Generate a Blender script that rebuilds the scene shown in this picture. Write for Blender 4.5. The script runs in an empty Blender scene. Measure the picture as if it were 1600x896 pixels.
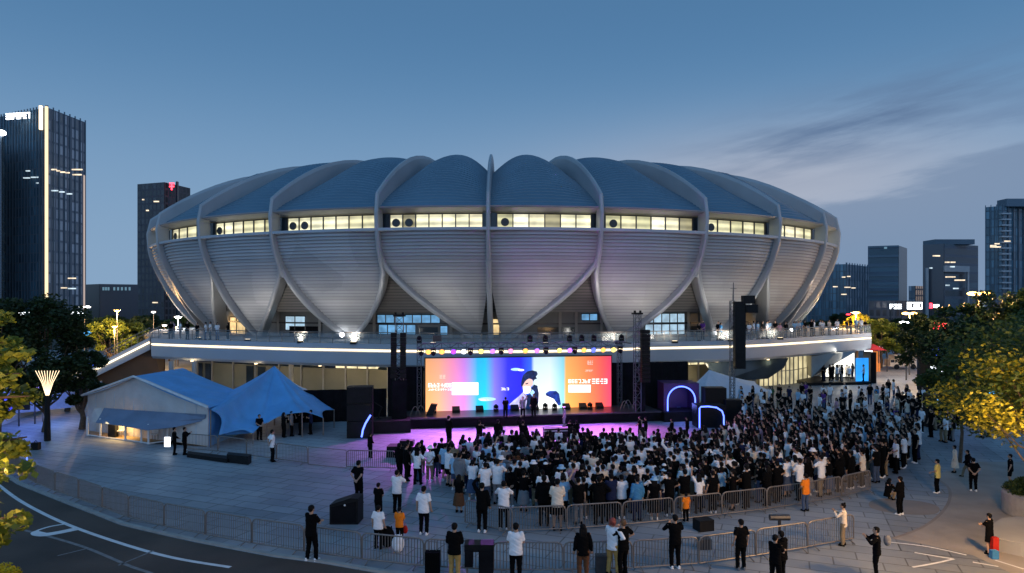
import bpy, bmesh, math, random
import numpy as np
from mathutils import Vector, Matrix
random.seed(7); rng = np.random.default_rng(7)
PI = math.pi
scene = bpy.context.scene
COL = scene.collection
F = 1067.0; HZ = 478.0; CH = 8.5

def P(px, py, d):                       # point seen at pixel px,py of the 1600 wide photo at depth d
    return Vector(((px-800)/F*d, d, CH-(py-HZ)/F*d))
def G(px, py, z=0.0):                   # point at height z under a pixel
    d = (CH-z)*F/(py-HZ)
    return Vector(((px-800)/F*d, d, z))
def GX(px, d, z=0.0):
    return Vector(((px-800)/F*d, d, z))
ORD = ['first','second','third','fourth','fifth','sixth','seventh','eighth','ninth','tenth','eleventh','twelfth','thirteenth','fourteenth','fifteenth','sixteenth','seventeenth','eighteenth','nineteenth','twentieth']
def ordn(i):
    if i < 20: return ORD[i]
    n = i+1; s = 'th' if 10 < n % 100 < 20 else {1:'st',2:'nd',3:'rd'}.get(n % 10,'th')
    return f'{n}{s}'

# ------------------------------------------------------------------ materials
def new_mat(name):
    m = bpy.data.materials.new(name); m.use_nodes = True
    return m, m.node_tree.nodes, m.node_tree.links
def mat(name, col, rough=.6, metal=0.0, var=.12, scale=3.0, bump=0.0, bscale=None, spec=.5, trans=0.0, alpha=1.0, bdist=.02):
    m, n, l = new_mat(name); b = n['Principled BSDF']
    b.inputs['Roughness'].default_value = rough; b.inputs['Metallic'].default_value = metal
    b.inputs['Specular IOR Level'].default_value = spec
    b.inputs['Transmission Weight'].default_value = trans
    b.inputs['Alpha'].default_value = alpha
    tc = n.new('ShaderNodeTexCoord'); nz = n.new('ShaderNodeTexNoise')
    nz.inputs['Scale'].default_value = scale; nz.inputs['Detail'].default_value = 5
    l.new(tc.outputs['Object'], nz.inputs['Vector'])
    cr = n.new('ShaderNodeValToRGB'); cr.color_ramp.elements[0].position=.3; cr.color_ramp.elements[1].position=.7
    cr.color_ramp.elements[0].color = [max(0,c*(1-var)) for c in col]+[1]
    cr.color_ramp.elements[1].color = [min(1,c*(1+var)) for c in col]+[1]
    l.new(nz.outputs['Fac'], cr.inputs['Fac']); l.new(cr.outputs['Color'], b.inputs['Base Color'])
    if bump:
        nb = n.new('ShaderNodeTexNoise'); nb.inputs['Scale'].default_value = bscale or scale*8
        l.new(tc.outputs['Object'], nb.inputs['Vector'])
        bp = n.new('ShaderNodeBump'); bp.inputs['Strength'].default_value = bump; bp.inputs['Distance'].default_value=bdist
        l.new(nb.outputs['Fac'], bp.inputs['Height']); l.new(bp.outputs['Normal'], b.inputs['Normal'])
    return m
def emit(name, col, strength, var=0.0, scale=4.0):
    m, n, l = new_mat(name); b = n['Principled BSDF']
    b.inputs['Base Color'].default_value = [c*.3 for c in col]+[1]
    b.inputs['Emission Color'].default_value = list(col)+[1]
    b.inputs['Emission Strength'].default_value = strength
    if var:
        tc = n.new('ShaderNodeTexCoord'); nz = n.new('ShaderNodeTexNoise'); nz.inputs['Scale'].default_value = scale
        l.new(tc.outputs['Object'], nz.inputs['Vector'])
        mr = n.new('ShaderNodeMapRange'); mr.inputs[1].default_value=.3; mr.inputs[2].default_value=.7
        mr.inputs[3].default_value = strength*(1-var); mr.inputs[4].default_value = strength*(1+var)
        l.new(nz.outputs['Fac'], mr.inputs[0]); l.new(mr.outputs[0], b.inputs['Emission Strength'])
    return m
M = {}
M['cladding'] = mat('cladding', (.43,.435,.44), .62, .15, .06, .35)
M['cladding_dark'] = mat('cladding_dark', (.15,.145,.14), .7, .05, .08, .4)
M['roof'] = mat('roof_metal', (.11,.195,.265), .45, .25, .08, .3)
M['rib'] = mat('rib_white', (.37,.385,.40), .42, .2, .08, .4)
M['fascia'] = mat('fascia_panel', (.42,.44,.47), .5, .1, .05, .3)
M['concrete'] = mat('concrete', (.34,.33,.31), .8, 0, .12, .7, .2)
M['steel'] = mat('galvanised_steel', (.22,.19,.17), .45, .4, .15, 6)
M['dark_steel'] = mat('dark_steel', (.06,.06,.065), .4, .6, .2, 5)
M['truss'] = mat('truss_aluminium', (.16,.16,.17), .35, .8, .15, 5)
M['black'] = mat('black_plastic', (.007,.007,.008), .5, 0, .3, 4, spec=.2)
M['black_cloth'] = mat('black_drape', (.008,.008,.010), .95, 0, .3, 2, .3, spec=.1)
M['stage_floor'] = mat('stage_floor', (.045,.045,.05), .35, 0, .3, 1.2)
M['white_canvas'] = mat('white_canvas', (.56,.52,.50), .8, 0, .08, .8, .8, 1.3, bdist=.16)
M['blue_canvas'] = mat('blue_canvas', (.10,.33,.64), .6, 0, .12, .8, .8, 1.1, bdist=.20)
M['grey_canvas'] = mat('grey_canvas', (.16,.21,.30), .8, 0, .12, .8, .8, 1.5, bdist=.14)
M['pale_canvas'] = mat('pale_canvas', (.42,.52,.62), .7, 0, .08, .8, .8, 1.1, bdist=.18)
M['glass_dark'] = mat('dark_glass', (.03,.045,.06), .12, .2, .3, .5)
M['rail_glass'] = mat('railing_glass', (.45,.5,.5), .15, 0, .05, 2, alpha=.35)
M['olive_panel'] = mat('olive_panel', (.24,.22,.15), .6, .1, .12, .5)
M['brown_wall'] = mat('brown_wall', (.13,.065,.03), .6, 0, .12, .8)
M['wood_floor'] = mat('tent_floor', (.35,.22,.09), .5, 0, .15, 1.5)
M['paint_white'] = mat('road_paint', (.68,.68,.68), .7, 0, .12, 3)
M['paint_worn'] = mat('worn_paint', (.20,.19,.185), .8, 0, .25, 5)
M['kerb'] = mat('kerb_stone', (.34,.33,.31), .8, 0, .15, 2)
M['granite'] = mat('granite', (.30,.28,.26), .6, 0, .15, 4, .2)
M['bark'] = mat('bark', (.10,.07,.045), .9, 0, .3, 6, .6)
def leafmat(name, a, b):
    m, n, l = new_mat(name); p = n['Principled BSDF']
    g = n.new('ShaderNodeNewGeometry'); cr = n.new('ShaderNodeValToRGB')
    cr.color_ramp.elements[0].color = list(a)+[1]; cr.color_ramp.elements[1].color = list(b)+[1]
    l.new(g.outputs['Random Per Island'], cr.inputs['Fac']); l.new(cr.outputs['Color'], p.inputs['Base Color'])
    p.inputs['Roughness'].default_value = .55
    t = n.new('ShaderNodeBsdfTranslucent'); l.new(cr.outputs['Color'], t.inputs['Color'])
    mx = n.new('ShaderNodeMixShader'); mx.inputs[0].default_value = .35
    l.new(p.outputs[0], mx.inputs[1]); l.new(t.outputs[0], mx.inputs[2])
    l.new(mx.outputs[0], n['Material Output'].inputs['Surface'])
    return m
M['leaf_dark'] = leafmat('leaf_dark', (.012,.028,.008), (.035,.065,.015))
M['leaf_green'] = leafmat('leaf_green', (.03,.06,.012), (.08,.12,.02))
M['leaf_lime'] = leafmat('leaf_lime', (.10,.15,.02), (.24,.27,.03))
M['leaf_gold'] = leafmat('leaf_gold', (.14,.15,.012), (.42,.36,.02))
M['warm_led'] = emit('warm_led', (1,.80,.52), 2.6)
M['warm_led_soft'] = emit('warm_led_soft', (1,.74,.45), 2.5)
M['lamp_sodium'] = emit('sodium_lamp', (1,.55,.12), 14)
M['lamp_white'] = emit('white_lamp', (.95,.97,1), 12)
M['sign_white'] = emit('sign_white', (.9,.95,1), 4)
M['sign_red'] = emit('sign_red', (1,.03,.05), 8)
M['sign_blue'] = emit('sign_blue', (.05,.12,1), 2.5)
M['neon_blue'] = emit('neon_blue', (.10,.16,1), 9)
M['neon_core'] = emit('neon_core', (.10,.17,1), 3.6)
M['booth_glow'] = emit('booth_glow', (1,.97,.85), 1.5, .15, .6)
M['booth_blue'] = emit('booth_blue', (.03,.35,1), 1.0, .2, .6)
M['booth_red'] = mat('booth_red', (.5,.03,.04), .6)
M['booth_orange'] = emit('booth_orange', (1,.30,.06), .55, .3, 1)
M['skin'] = mat('skin', (.42,.26,.18), .55, 0, .06, 8)
M['face_feature'] = mat('face_feature', (.06,.03,.025), .5)
M['hair_black'] = mat('hair_black', (.005,.004,.004), .7, 0, .3, 20, .5, spec=.15)
M['hair_red'] = mat('hair_auburn', (.28,.05,.03), .5, 0, .3, 20, .5)
M['hair_brown'] = mat('hair_brown', (.16,.07,.025), .5, 0, .3, 20, .5)
CL = {'black':(.0035,.0035,.004),'white':(.82,.82,.84),'light blue':(.30,.50,.68),'grey':(.20,.20,.21),'cream':(.72,.62,.50),
      'pink':(.55,.30,.36),'orange':(.85,.22,.02),'navy':(.015,.022,.06),'yellow':(.72,.55,.16),'tan':(.42,.27,.09),'brown':(.14,.06,.03),
      'blue':(.06,.22,.42),'denim blue':(.06,.09,.16),'purple':(.12,.04,.22),'khaki':(.25,.19,.12),'green':(.04,.10,.05),'red':(.5,.03,.02)}
def cmat(c):
    k = 'cloth_'+c.replace(' ','_')
    if k not in M: M[k] = mat(k, CL[c], .95, 0, .10, 5, .25, 14, spec=.08)
    return M[k]

# ------------------------------------------------------------------ mesh builder
class MB:
    def __init__(s): s.v=[]; s.f=[]; s.mi=[]
    def face(s, pts, mi=0):
        i=len(s.v); s.v += [tuple(p) for p in pts]; s.f.append(tuple(range(i,i+len(pts)))); s.mi.append(mi)
    def grid(s, rows, close=False, mi=0):
        i0=len(s.v); nr=len(rows); nc=len(rows[0])
        for r in rows: s.v += [tuple(p) for p in r]
        for a in range(nr-1):
            for b in range(nc if close else nc-1):
                c=(b+1)%nc
                s.f.append((i0+a*nc+b, i0+a*nc+c, i0+(a+1)*nc+c, i0+(a+1)*nc+b)); s.mi.append(mi)
    def box(s, c, size, rz=0.0, mi=0, taper=1.0):
        hx,hy,hz=[q/2 for q in size]; cs,sn=math.cos(rz),math.sin(rz); i=len(s.v)
        for (x,y,z) in ((-hx,-hy,-hz),(hx,-hy,-hz),(hx,hy,-hz),(-hx,hy,-hz),(-hx,-hy,hz),(hx,-hy,hz),(hx,hy,hz),(-hx,hy,hz)):
            if z>0: x*=taper; y*=taper
            s.v.append((c[0]+x*cs-y*sn, c[1]+x*sn+y*cs, c[2]+z))
        for f in ((0,3,2,1),(4,5,6,7),(0,1,5,4),(1,2,6,5),(2,3,7,6),(3,0,4,7)):
            s.f.append(tuple(i+q for q in f)); s.mi.append(mi)
    def tube(s, pts, r, n=6, closed_ends=True, mi=0):
        pts=[Vector(p) for p in pts]; rows=[]
        if not hasattr(r,'__len__'): r=[r]*len(pts)
        up=Vector((0,0,1)); prev=None
        for i,p in enumerate(pts):
            a=pts[max(0,i-1)]; b=pts[min(len(pts)-1,i+1)]; t=(b-a)
            if t.length<1e-9: t=Vector((0,0,1))
            t.normalize()
            if prev is None:
                u=t.cross(up) if abs(t.z)<.95 else t.cross(Vector((1,0,0)))
            else: u=prev-t*prev.dot(t)
            if u.length<1e-6: u=t.cross(Vector((0,1,0)))
            u.normalize(); prev=u; w=t.cross(u)
            rows.append([p+(u*math.cos(2*PI*k/n)+w*math.sin(2*PI*k/n))*r[i] for k in range(n)])
        s.grid(rows, True, mi)
        if closed_ends:
            s.face(rows[0][::-1],mi); s.face(rows[-1],mi)
    def prism(s, poly, z0, z1, mi=0):
        n=len(poly)
        s.face([(p[0],p[1],z1) for p in poly],mi); s.face([(p[0],p[1],z0) for p in reversed(poly)],mi)
        for i in range(n):
            a=poly[i]; b=poly[(i+1)%n]
            s.face([(a[0],a[1],z0),(b[0],b[1],z0),(b[0],b[1],z1),(a[0],a[1],z1)],mi)
    def slab(s, poly3, off, mi=0):            # planar polygon extruded by vector
        off=Vector(off); a=[Vector(p) for p in poly3]; b=[p+off for p in a]; n=len(a)
        s.face(a,mi); s.face(b[::-1],mi)
        for i in range(n): s.face([a[i],b[i],b[(i+1)%n],a[(i+1)%n]],mi)
    def ball(s, c, r, nu=10, nv=7, mi=0):
        if not hasattr(r,'__len__'): r=(r,r,r)
        rows=[]
        for j in range(nv+1):
            th=PI*j/nv
            rows.append([(c[0]+r[0]*math.sin(th)*math.cos(2*PI*k/nu), c[1]+r[1]*math.sin(th)*math.sin(2*PI*k/nu), c[2]+r[2]*math.cos(th)) for k in range(nu)])
        s.grid(rows, True, mi)
    def build(s, name, mats, parent=None, loc=None, smooth=False):
        me=bpy.data.meshes.new(name)
        off=Vector((0,0,0))
        if parent is not None: off=Vector(parent.get('_o',(0,0,0)))
        elif loc is not None: off=Vector(loc)
        me.from_pydata([(v[0]-off.x,v[1]-off.y,v[2]-off.z) for v in s.v],[],s.f)
        if not isinstance(mats,(list,tuple)): mats=[mats]
        for m in mats: me.materials.append(m)
        if len(mats)>1: me.polygons.foreach_set('material_index', s.mi)
        bm=bmesh.new(); bm.from_mesh(me); bmesh.ops.remove_doubles(bm,verts=bm.verts,dist=1e-5)
        bmesh.ops.recalc_face_normals(bm,faces=bm.faces); bm.to_mesh(me); bm.free()
        if smooth: me.polygons.foreach_set('use_smooth',[True]*len(me.polygons))
        o=bpy.data.objects.new(name,me); COL.objects.link(o)
        if parent is not None: o.parent=parent; o['_o']=tuple(off)
        elif loc is not None: o.location=off; o['_o']=tuple(off)
        return o
def tag(o, label, cat, group=None, kind=None):
    if label: o['label']=label
    if cat: o['category']=cat
    if group: o['group']=group
    if kind: o['kind']=kind
    return o
def thing(name, label, cat, loc=(0,0,0), group=None):
    o=bpy.data.objects.new(name,None); COL.objects.link(o); o.location=loc; o['_o']=tuple(loc); o.empty_display_size=.2
    return tag(o,label,cat,group)
def struct(mb, name, m, **k):
    o=mb.build(name,m,**k); o['kind']='structure'; return o
def copy_tree(o, parent=None):
    c=o.copy(); COL.objects.link(c)
    if parent is not None: c.parent=parent
    for ch in o.children: copy_tree(ch,c)
    return c
def place(o, loc, rz=0.0, s=1.0):
    o.location=loc; o.rotation_euler=(0,0,rz); o.scale=(s,s,s); return o
def light(kind, name, loc, power, col, parent=None, target=None, size=.3, spot=70, blend=.6):
    ld=bpy.data.lights.new(name,kind); ld.energy=power; ld.color=col
    if kind=='SPOT': ld.spot_size=math.radians(spot); ld.spot_blend=blend; ld.shadow_soft_size=size
    elif kind=='AREA': ld.size=size
    else: ld.shadow_soft_size=size
    o=bpy.data.objects.new(name,ld); COL.objects.link(o)
    loc=Vector(loc)
    if parent is not None:
        o.parent=parent; o.location=loc-Vector(parent.get('_o',(0,0,0)))
    else: o.location=loc
    if target is not None:
        o.rotation_euler=(Vector(target)-loc).to_track_quat('-Z','Y').to_euler()
    return o

# ------------------------------------------------------------------ camera, world
cam=bpy.data.cameras.new('camera'); co=bpy.data.objects.new('camera',cam); COL.objects.link(co); scene.camera=co
cam.sensor_width=36; cam.lens=36*F/1600; cam.shift_y=(HZ-448)/1600; cam.clip_end=6000
co.location=(0,0,CH); co.rotation_euler=(PI/2,0,0)
w=bpy.data.worlds.new('World'); scene.world=w; w.use_nodes=True
n=w.node_tree.nodes; l=w.node_tree.links
bg=n['Background']
sky=n.new('ShaderNodeTexSky'); sky.sky_type='NISHITA'; sky.sun_disc=False
SUN_EL=math.radians(1.2); SUN_ROT=math.radians(75)
sky.sun_elevation=SUN_EL; sky.sun_rotation=SUN_ROT; sky.ozone_density=3.0; sky.dust_density=.6; sky.air_density=1.0
tc=n.new('ShaderNodeTexCoord'); sx=n.new('ShaderNodeSeparateXYZ'); l.new(tc.outputs['Generated'],sx.inputs[0])
def mth(op,a,b=None,clamp=False):
    k=n.new('ShaderNodeMath'); k.operation=op; k.use_clamp=clamp
    for i,q in enumerate((a,b)):
        if q is None: continue
        if isinstance(q,(int,float)): k.inputs[i].default_value=q
        else: l.new(q,k.inputs[i])
    return k.outputs[0]
X,Y,Z=sx.outputs
az=mth('ARCTAN2',X,Y); el=mth('ARCSINE',Z)
# haze layer low over the horizon and thin clouds
def mixc(f,a,b):
    k=n.new('ShaderNodeMix'); k.data_type='RGBA'
    if isinstance(f,(int,float)): k.inputs[0].default_value=f
    else: l.new(f,k.inputs[0])
    for i,q in ((6,a),(7,b)):
        if isinstance(q,tuple): k.inputs[i].default_value=q+(1,)
        else: l.new(q,k.inputs[i])
    return k.outputs[2]
def gauss(v,c,s):
    d=mth('DIVIDE',mth('SUBTRACT',v,c),s); return mth('EXPONENT',mth('MULTIPLY',mth('MULTIPLY',d,d),-1.0))
cv=n.new('ShaderNodeCombineXYZ'); l.new(mth('MULTIPLY',az,2.2),cv.inputs[0]); l.new(mth('MULTIPLY',el,11.0),cv.inputs[1])
nz=n.new('ShaderNodeTexNoise'); nz.inputs['Scale'].default_value=1.8; nz.inputs['Detail'].default_value=7; nz.inputs['Roughness'].default_value=.55
l.new(cv.outputs[0],nz.inputs['Vector'])
def ramp(v,a,b,lo=0.0,hi=1.0):
    k=n.new('ShaderNodeMapRange'); k.interpolation_type='SMOOTHSTEP'; l.new(v,k.inputs[0])
    for i,q in enumerate((a,b,lo,hi)): k.inputs[i+1].default_value=q
    return k.outputs[0]
cv2=n.new('ShaderNodeCombineXYZ'); l.new(mth('ADD',mth('MULTIPLY',az,2.6),mth('MULTIPLY',el,-3.0)),cv2.inputs[0]); l.new(mth('MULTIPLY',mth('SUBTRACT',el,mth('MULTIPLY',az,.18)),22.0),cv2.inputs[1])
n2=n.new('ShaderNodeTexNoise'); n2.inputs['Scale'].default_value=1.7; n2.inputs['Detail'].default_value=9; n2.inputs['Roughness'].default_value=.6; n2.inputs['Distortion'].default_value=.5
l.new(cv2.outputs[0],n2.inputs['Vector'])
BG_STR=.10
def s_(c): return tuple(q/BG_STR for q in c)
base=mixc(.94, sky.outputs[0], s_((.105,.25,.455)))
base=mixc(mth('MULTIPLY',ramp(el,.42,.02),.72), base, s_((.27,.39,.54)))     # paler near the horizon
zen=ramp(el,.16,.48)
base=mixc(mth('MULTIPLY',zen,.8), base, s_((.064,.158,.305)))
pink=mth('MULTIPLY',gauss(az,.36,.30),gauss(el,.16,.075))
base=mixc(mth('MULTIPLY',pink,.8), base, s_((.41,.43,.51)))
# dark cloud streaks
c1=mth('MULTIPLY',mth('MULTIPLY',gauss(az,.46,.19),gauss(mth('SUBTRACT',el,mth('MULTIPLY',mth('SUBTRACT',az,.44),.18)),.228,.042)),ramp(mth('ADD',mth('MULTIPLY',n2.outputs['Fac'],.45),mth('MULTIPLY',nz.outputs['Fac'],.55)),.40,.62))
base=mixc(mth('MULTIPLY',c1,.92), base, s_((.10,.165,.29)))
edge=mth('ADD',mth('SUBTRACT',el,mth('MULTIPLY',mth('SUBTRACT',az,.45),.17)),mth('MULTIPLY',mth('SUBTRACT',mth('ADD',mth('MULTIPLY',n2.outputs['Fac'],.4),mth('MULTIPLY',nz.outputs['Fac'],.6)),.5),.20))
c2=mth('MULTIPLY',ramp(edge,.156,.124),ramp(az,.25,.40))
base=mixc(mth('MULTIPLY',c2,.78), base, s_((.17,.245,.375)))
c3=mth('MULTIPLY',mth('MULTIPLY',gauss(az,.66,.10),gauss(el,.20,.03)),ramp(nz.outputs['Fac'],.40,.58))
base=mixc(mth('MULTIPLY',c3,.7), base, s_((.12,.19,.33)))
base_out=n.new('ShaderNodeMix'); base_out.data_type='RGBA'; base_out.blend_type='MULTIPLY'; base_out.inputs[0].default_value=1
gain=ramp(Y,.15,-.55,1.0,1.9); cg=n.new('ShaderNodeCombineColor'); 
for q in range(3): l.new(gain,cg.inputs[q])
l.new(base,base_out.inputs[6]); l.new(cg.outputs[0],base_out.inputs[7])   # unseen sky behind the viewer made brighter, added fill light for the ground
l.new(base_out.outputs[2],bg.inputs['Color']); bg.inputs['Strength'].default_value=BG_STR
sun=bpy.data.lights.new('sun','SUN'); sun.energy=.12; sun.angle=math.radians(12); sun.color=(1,.72,.55)
so=bpy.data.objects.new('sun',sun); COL.objects.link(so); so.rotation_euler=(PI/2-math.radians(6),0,-SUN_ROT+PI)
scene.view_settings.view_transform='Standard'; scene.view_settings.look='None'; scene.view_settings.exposure=.12; scene.view_settings.gamma=1
# ------------------------------------------------------------------ ground
def paving_mat():
    m,n,l=new_mat('plaza_paving'); b=n['Principled BSDF']
    tc=n.new('ShaderNodeTexCoord')
    mp=n.new('ShaderNodeMapping'); mp.inputs['Rotation'].default_value=(0,0,.38); l.new(tc.outputs['Object'],mp.inputs[0])
    br=n.new('ShaderNodeTexBrick'); br.inputs['Scale'].default_value=1.0; br.inputs['Brick Width'].default_value=1.5; br.inputs['Row Height'].default_value=.75
    br.inputs['Mortar Size'].default_value=.026; br.inputs['Color1'].default_value=(.235,.262,.29,1); br.inputs['Color2'].default_value=(.295,.315,.335,1); br.inputs['Mortar'].default_value=(.13,.135,.14,1)
    l.new(mp.outputs[0],br.inputs[0])
    nz=n.new('ShaderNodeTexNoise'); nz.inputs['Scale'].default_value=.16; nz.inputs['Detail'].default_value=7; l.new(tc.outputs['Object'],nz.inputs['Vector'])
    cr=n.new('ShaderNodeValToRGB'); cr.color_ramp.elements[0].position=.34; cr.color_ramp.elements[0].color=(.66,.66,.68,1); cr.color_ramp.elements[1].position=.68; cr.color_ramp.elements[1].color=(1.22,1.22,1.2,1)
    l.new(nz.outputs['Fac'],cr.inputs[0])
    mx=n.new('ShaderNodeMix'); mx.data_type='RGBA'; mx.blend_type='MULTIPLY'; mx.inputs[0].default_value=1
    l.new(br.outputs['Color'],mx.inputs[6]); l.new(cr.outputs[0],mx.inputs[7])
    # large bays of slabs laid in a slightly different tone
    b2=n.new('ShaderNodeTexBrick'); b2.inputs['Scale'].default_value=1; b2.inputs['Brick Width'].default_value=7.5; b2.inputs['Row Height'].default_value=4.5; b2.inputs['Mortar Size'].default_value=.03
    b2.inputs['Color1'].default_value=(.84,.84,.84,1); b2.inputs['Color2'].default_value=(1.14,1.14,1.14,1); b2.inputs['Mortar'].default_value=(.75,.75,.75,1); l.new(mp.outputs[0],b2.inputs[0])
    m2=n.new('ShaderNodeMix'); m2.data_type='RGBA'; m2.blend_type='MULTIPLY'; m2.inputs[0].default_value=1
    l.new(mx.outputs[2],m2.inputs[6]); l.new(b2.outputs['Color'],m2.inputs[7])
    n3=n.new('ShaderNodeTexNoise'); n3.inputs['Scale'].default_value=3; n3.inputs['Detail'].default_value=8; l.new(tc.outputs['Object'],n3.inputs['Vector'])
    mr=n.new('ShaderNodeMapRange'); mr.inputs[3].default_value=.38; mr.inputs[4].default_value=.72; l.new(n3.outputs['Fac'],mr.inputs[0]); l.new(mr.outputs[0],b.inputs['Roughness'])
    l.new(m2.outputs[2],b.inputs['Base Color'])
    bp=n.new('ShaderNodeBump'); bp.inputs['Strength'].default_value=.3; bp.inputs['Distance'].default_value=.02; l.new(br.outputs['Fac'],bp.inputs['Height']); bp.invert=True
    l.new(bp.outputs[0],b.inputs['Normal'])
    return m
M['paving']=paving_mat()
M['grass_base']=mat('far_ground',(.035,.04,.03),.95,0,.3,.05)
M['asphalt']=mat('asphalt',(.070,.048,.036),.8,0,.38,.35,.5,60)
M['tan_paving']=mat('tan_paving',(.30,.27,.24),.6,0,.16,.8,.2,20)
M['dark_paving']=mat('dark_paving',(.24,.205,.18),.6,0,.12,.8,.2,20)

mb=MB(); R=3000; mb.face([(-R,-200,-.12),(R,-200,-.12),(R,R,-.12),(-R,R,-.12)]); struct(mb,'ground',M['grass_base'])
mb=MB(); mb.face([(-110,6,0),(95,6,0),(95,132,0),(-110,132,0)]); struct(mb,'plaza',M['paving'])
# asphalt road: everything on the camera side of the outer barrier on the left
OUT=[(-60,640),(-20,700),(12,735),(43,753),(116,781),(167,800),(204,814),(250,825),(320,840),(440,862),(518,872),(600,886),(700,897),(800,903),(900,902),(1010,895),(1108,889),(1195,871),(1279,857),(1334,846)]
og=[G(*p) for p in OUT]
roadpoly=[(p.x-.1,p.y-.55) for p in og[:17]]
mb=MB(); top=roadpoly; bot=[(p[0]*1.0,2.0) for p in top]
rows=[[(p[0],p[1],.004) for p in top],[(min(p[0],6)-(0 if i>4 else (5-i)*5),1.0,.004) for i,p in enumerate(top)]]
rp=[(p[0],p[1],.004) for p in top]+[(11,8,.004),(11,1,.004),(-90,1,.004),(-90,60,.004)]
bm=bmesh.new(); bm.faces.new([bm.verts.new(p) for p in rp]); bmesh.ops.triangulate(bm,faces=bm.faces[:])
me=bpy.data.meshes.new('road'); bm.to_mesh(me); bm.free(); me.materials.append(M['asphalt']); o=bpy.data.objects.new('road',me); COL.objects.link(o); o['kind']='structure'
def band(pts,wd,z,name,m,kind='structure'):
    mb=MB(); L=[];Rr=[]
    for i,p in enumerate(pts):
        a=pts[max(0,i-1)]; b=pts[min(len(pts)-1,i+1)]; t=Vector((b[0]-a[0],b[1]-a[1],0)).normalized(); nn=Vector((-t.y,t.x,0))
        ww=wd[i] if hasattr(wd,'__len__') else wd
        L.append((p[0]+nn.x*ww/2,p[1]+nn.y*ww/2,z)); Rr.append((p[0]-nn.x*ww/2,p[1]-nn.y*ww/2,z))
    mb.grid([L,Rr]); o=mb.build(name,m); o['kind']=kind; return o
def smooth_px(pts,k=6):
    w=[G(*p) for p in pts]; out=[]
    for i in range(len(w)-1):
        p0=w[max(0,i-1)];p1=w[i];p2=w[i+1];p3=w[min(len(w)-1,i+2)]
        for j in range(k):
            t=j/k; out.append(.5*((2*p1)+(p2-p0)*t+(2*p0-5*p1+4*p2-p3)*t*t+(3*p1-p0-3*p2+p3)*t**3))
    out.append(w[-1]); return out
band(smooth_px([(-30,735),(10,768),(45,791),(105,820),(190,850),(270,872),(360,887)]),.16,.009,'road_line',M['paint_white'])
band(smooth_px([(-40,812),(50,832),(130,855),(200,884),(235,896),(270,910)]),.13,.009,'worn_road_line',M['paint_worn'])
band(smooth_px([(185,884),(240,861)]),.08,.009,'worn_road_line',M['paint_worn'])
band(smooth_px([(90,869),(135,858)]),.08,.009,'worn_road_line',M['paint_worn'])
# hooked lane mark
hk=smooth_px([(105,819),(80,823),(60,829),(56,833),(68,836),(90,833),(124,826)],5)
band(hk,[.13]*12+[.2,.26,.3,.34,.36]+[.40]*(len(hk)-17),.010,'lane_mark',M['paint_white'])
# plaza markings right
for a in ([(1392,848),(1450,855),(1510,868)],[(1429,864),(1470,871),(1490,874)],[(1426,887),(1460,881),(1491,874)],[(1520,879),(1560,886)],[(1555,876),(1600,890)]):
    band(smooth_px(a),.09,.010,'plaza_line',M['paint_white'])
# tan curved bay at the right
ring=smooth_px([(1395,842),(1440,825),(1470,803),(1484,780),(1480,760),(1455,744)],8)
poly=[(p.x,p.y,.004) for p in ring]+[(22,30,.004),(34,30,.004),(34,14,.004),(12,9,.004),(9.5,19,.004)]
tp=[G(1455,744),G(1530,722),G(1640,722),G(1750,760),G(1750,905),G(1600,905),G(1520,868),G(1450,852)]
bm=bmesh.new(); bm.faces.new([bm.verts.new((p.x,p.y,.004)) for p in ring+tp]); bmesh.ops.triangulate(bm,faces=bm.faces[:])
me=bpy.data.meshes.new('curved_path'); bm.to_mesh(me); bm.free(); me.materials.append(M['tan_paving']); o=bpy.data.objects.new('curved_path',me); COL.objects.link(o); o['kind']='structure'
band(ring,.12,.009,'path_edge',M['dark_paving'])
bm=bmesh.new(); c=G(1412,792); bm.faces.new([bm.verts.new((c.x+1.45*math.cos(t)+.1*math.sin(3*t),c.y+1.15*math.sin(t),.008)) for t in [2*PI*k/28 for k in range(28)]])
me=bpy.data.meshes.new('round_inlay'); bm.to_mesh(me); bm.free(); me.materials.append(M['dark_paving']); o=bpy.data.objects.new('round_inlay',me); COL.objects.link(o); o['kind']='structure'
# kerb between road and plaza
kp=[(p.x-.05,p.y-.42) for p in og[:16]]
mb=MB()
for i in range(len(kp)-1):
    a=Vector((*kp[i],0)); b=Vector((*kp[i+1],0)); mid=(a+b)/2; dd=b-a
    mb.box((mid.x,mid.y,.03),(dd.length+.02,.18,.07),math.atan2(dd.y,dd.x))
struct(mb,'kerb',M['kerb'])
def pane_mat(nm,col,st):
    m,n,l=new_mat(nm); b=n['Principled BSDF']; b.inputs['Base Color'].default_value=(.1,.1,.08,1); b.inputs['Roughness'].default_value=.2
    tc=n.new('ShaderNodeTexCoord'); sp=n.new('ShaderNodeSeparateXYZ'); l.new(tc.outputs['Object'],sp.inputs[0])
    w=n.new('ShaderNodeMath'); w.operation='SINE'; q=n.new('ShaderNodeMath'); q.operation='MULTIPLY'; q.inputs[1].default_value=9.5; l.new(sp.outputs[2],q.inputs[0]); l.new(q.outputs[0],w.inputs[0])
    nz=n.new('ShaderNodeTexNoise'); nz.inputs['Scale'].default_value=.8; l.new(tc.outputs['Object'],nz.inputs['Vector'])
    ad=n.new('ShaderNodeMath'); ad.operation='MULTIPLY_ADD'; ad.inputs[1].default_value=.28; l.new(w.outputs[0],ad.inputs[0]); l.new(nz.outputs['Fac'],ad.inputs[2])
    mr=n.new('ShaderNodeMapRange'); mr.inputs[1].default_value=.1; mr.inputs[2].default_value=.9; mr.inputs[3].default_value=st*.55; mr.inputs[4].default_value=st*1.5; l.new(ad.outputs[0],mr.inputs[0])
    b.inputs['Emission Color'].default_value=(*col,1); l.new(mr.outputs[0],b.inputs['Emission Strength']); return m
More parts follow.
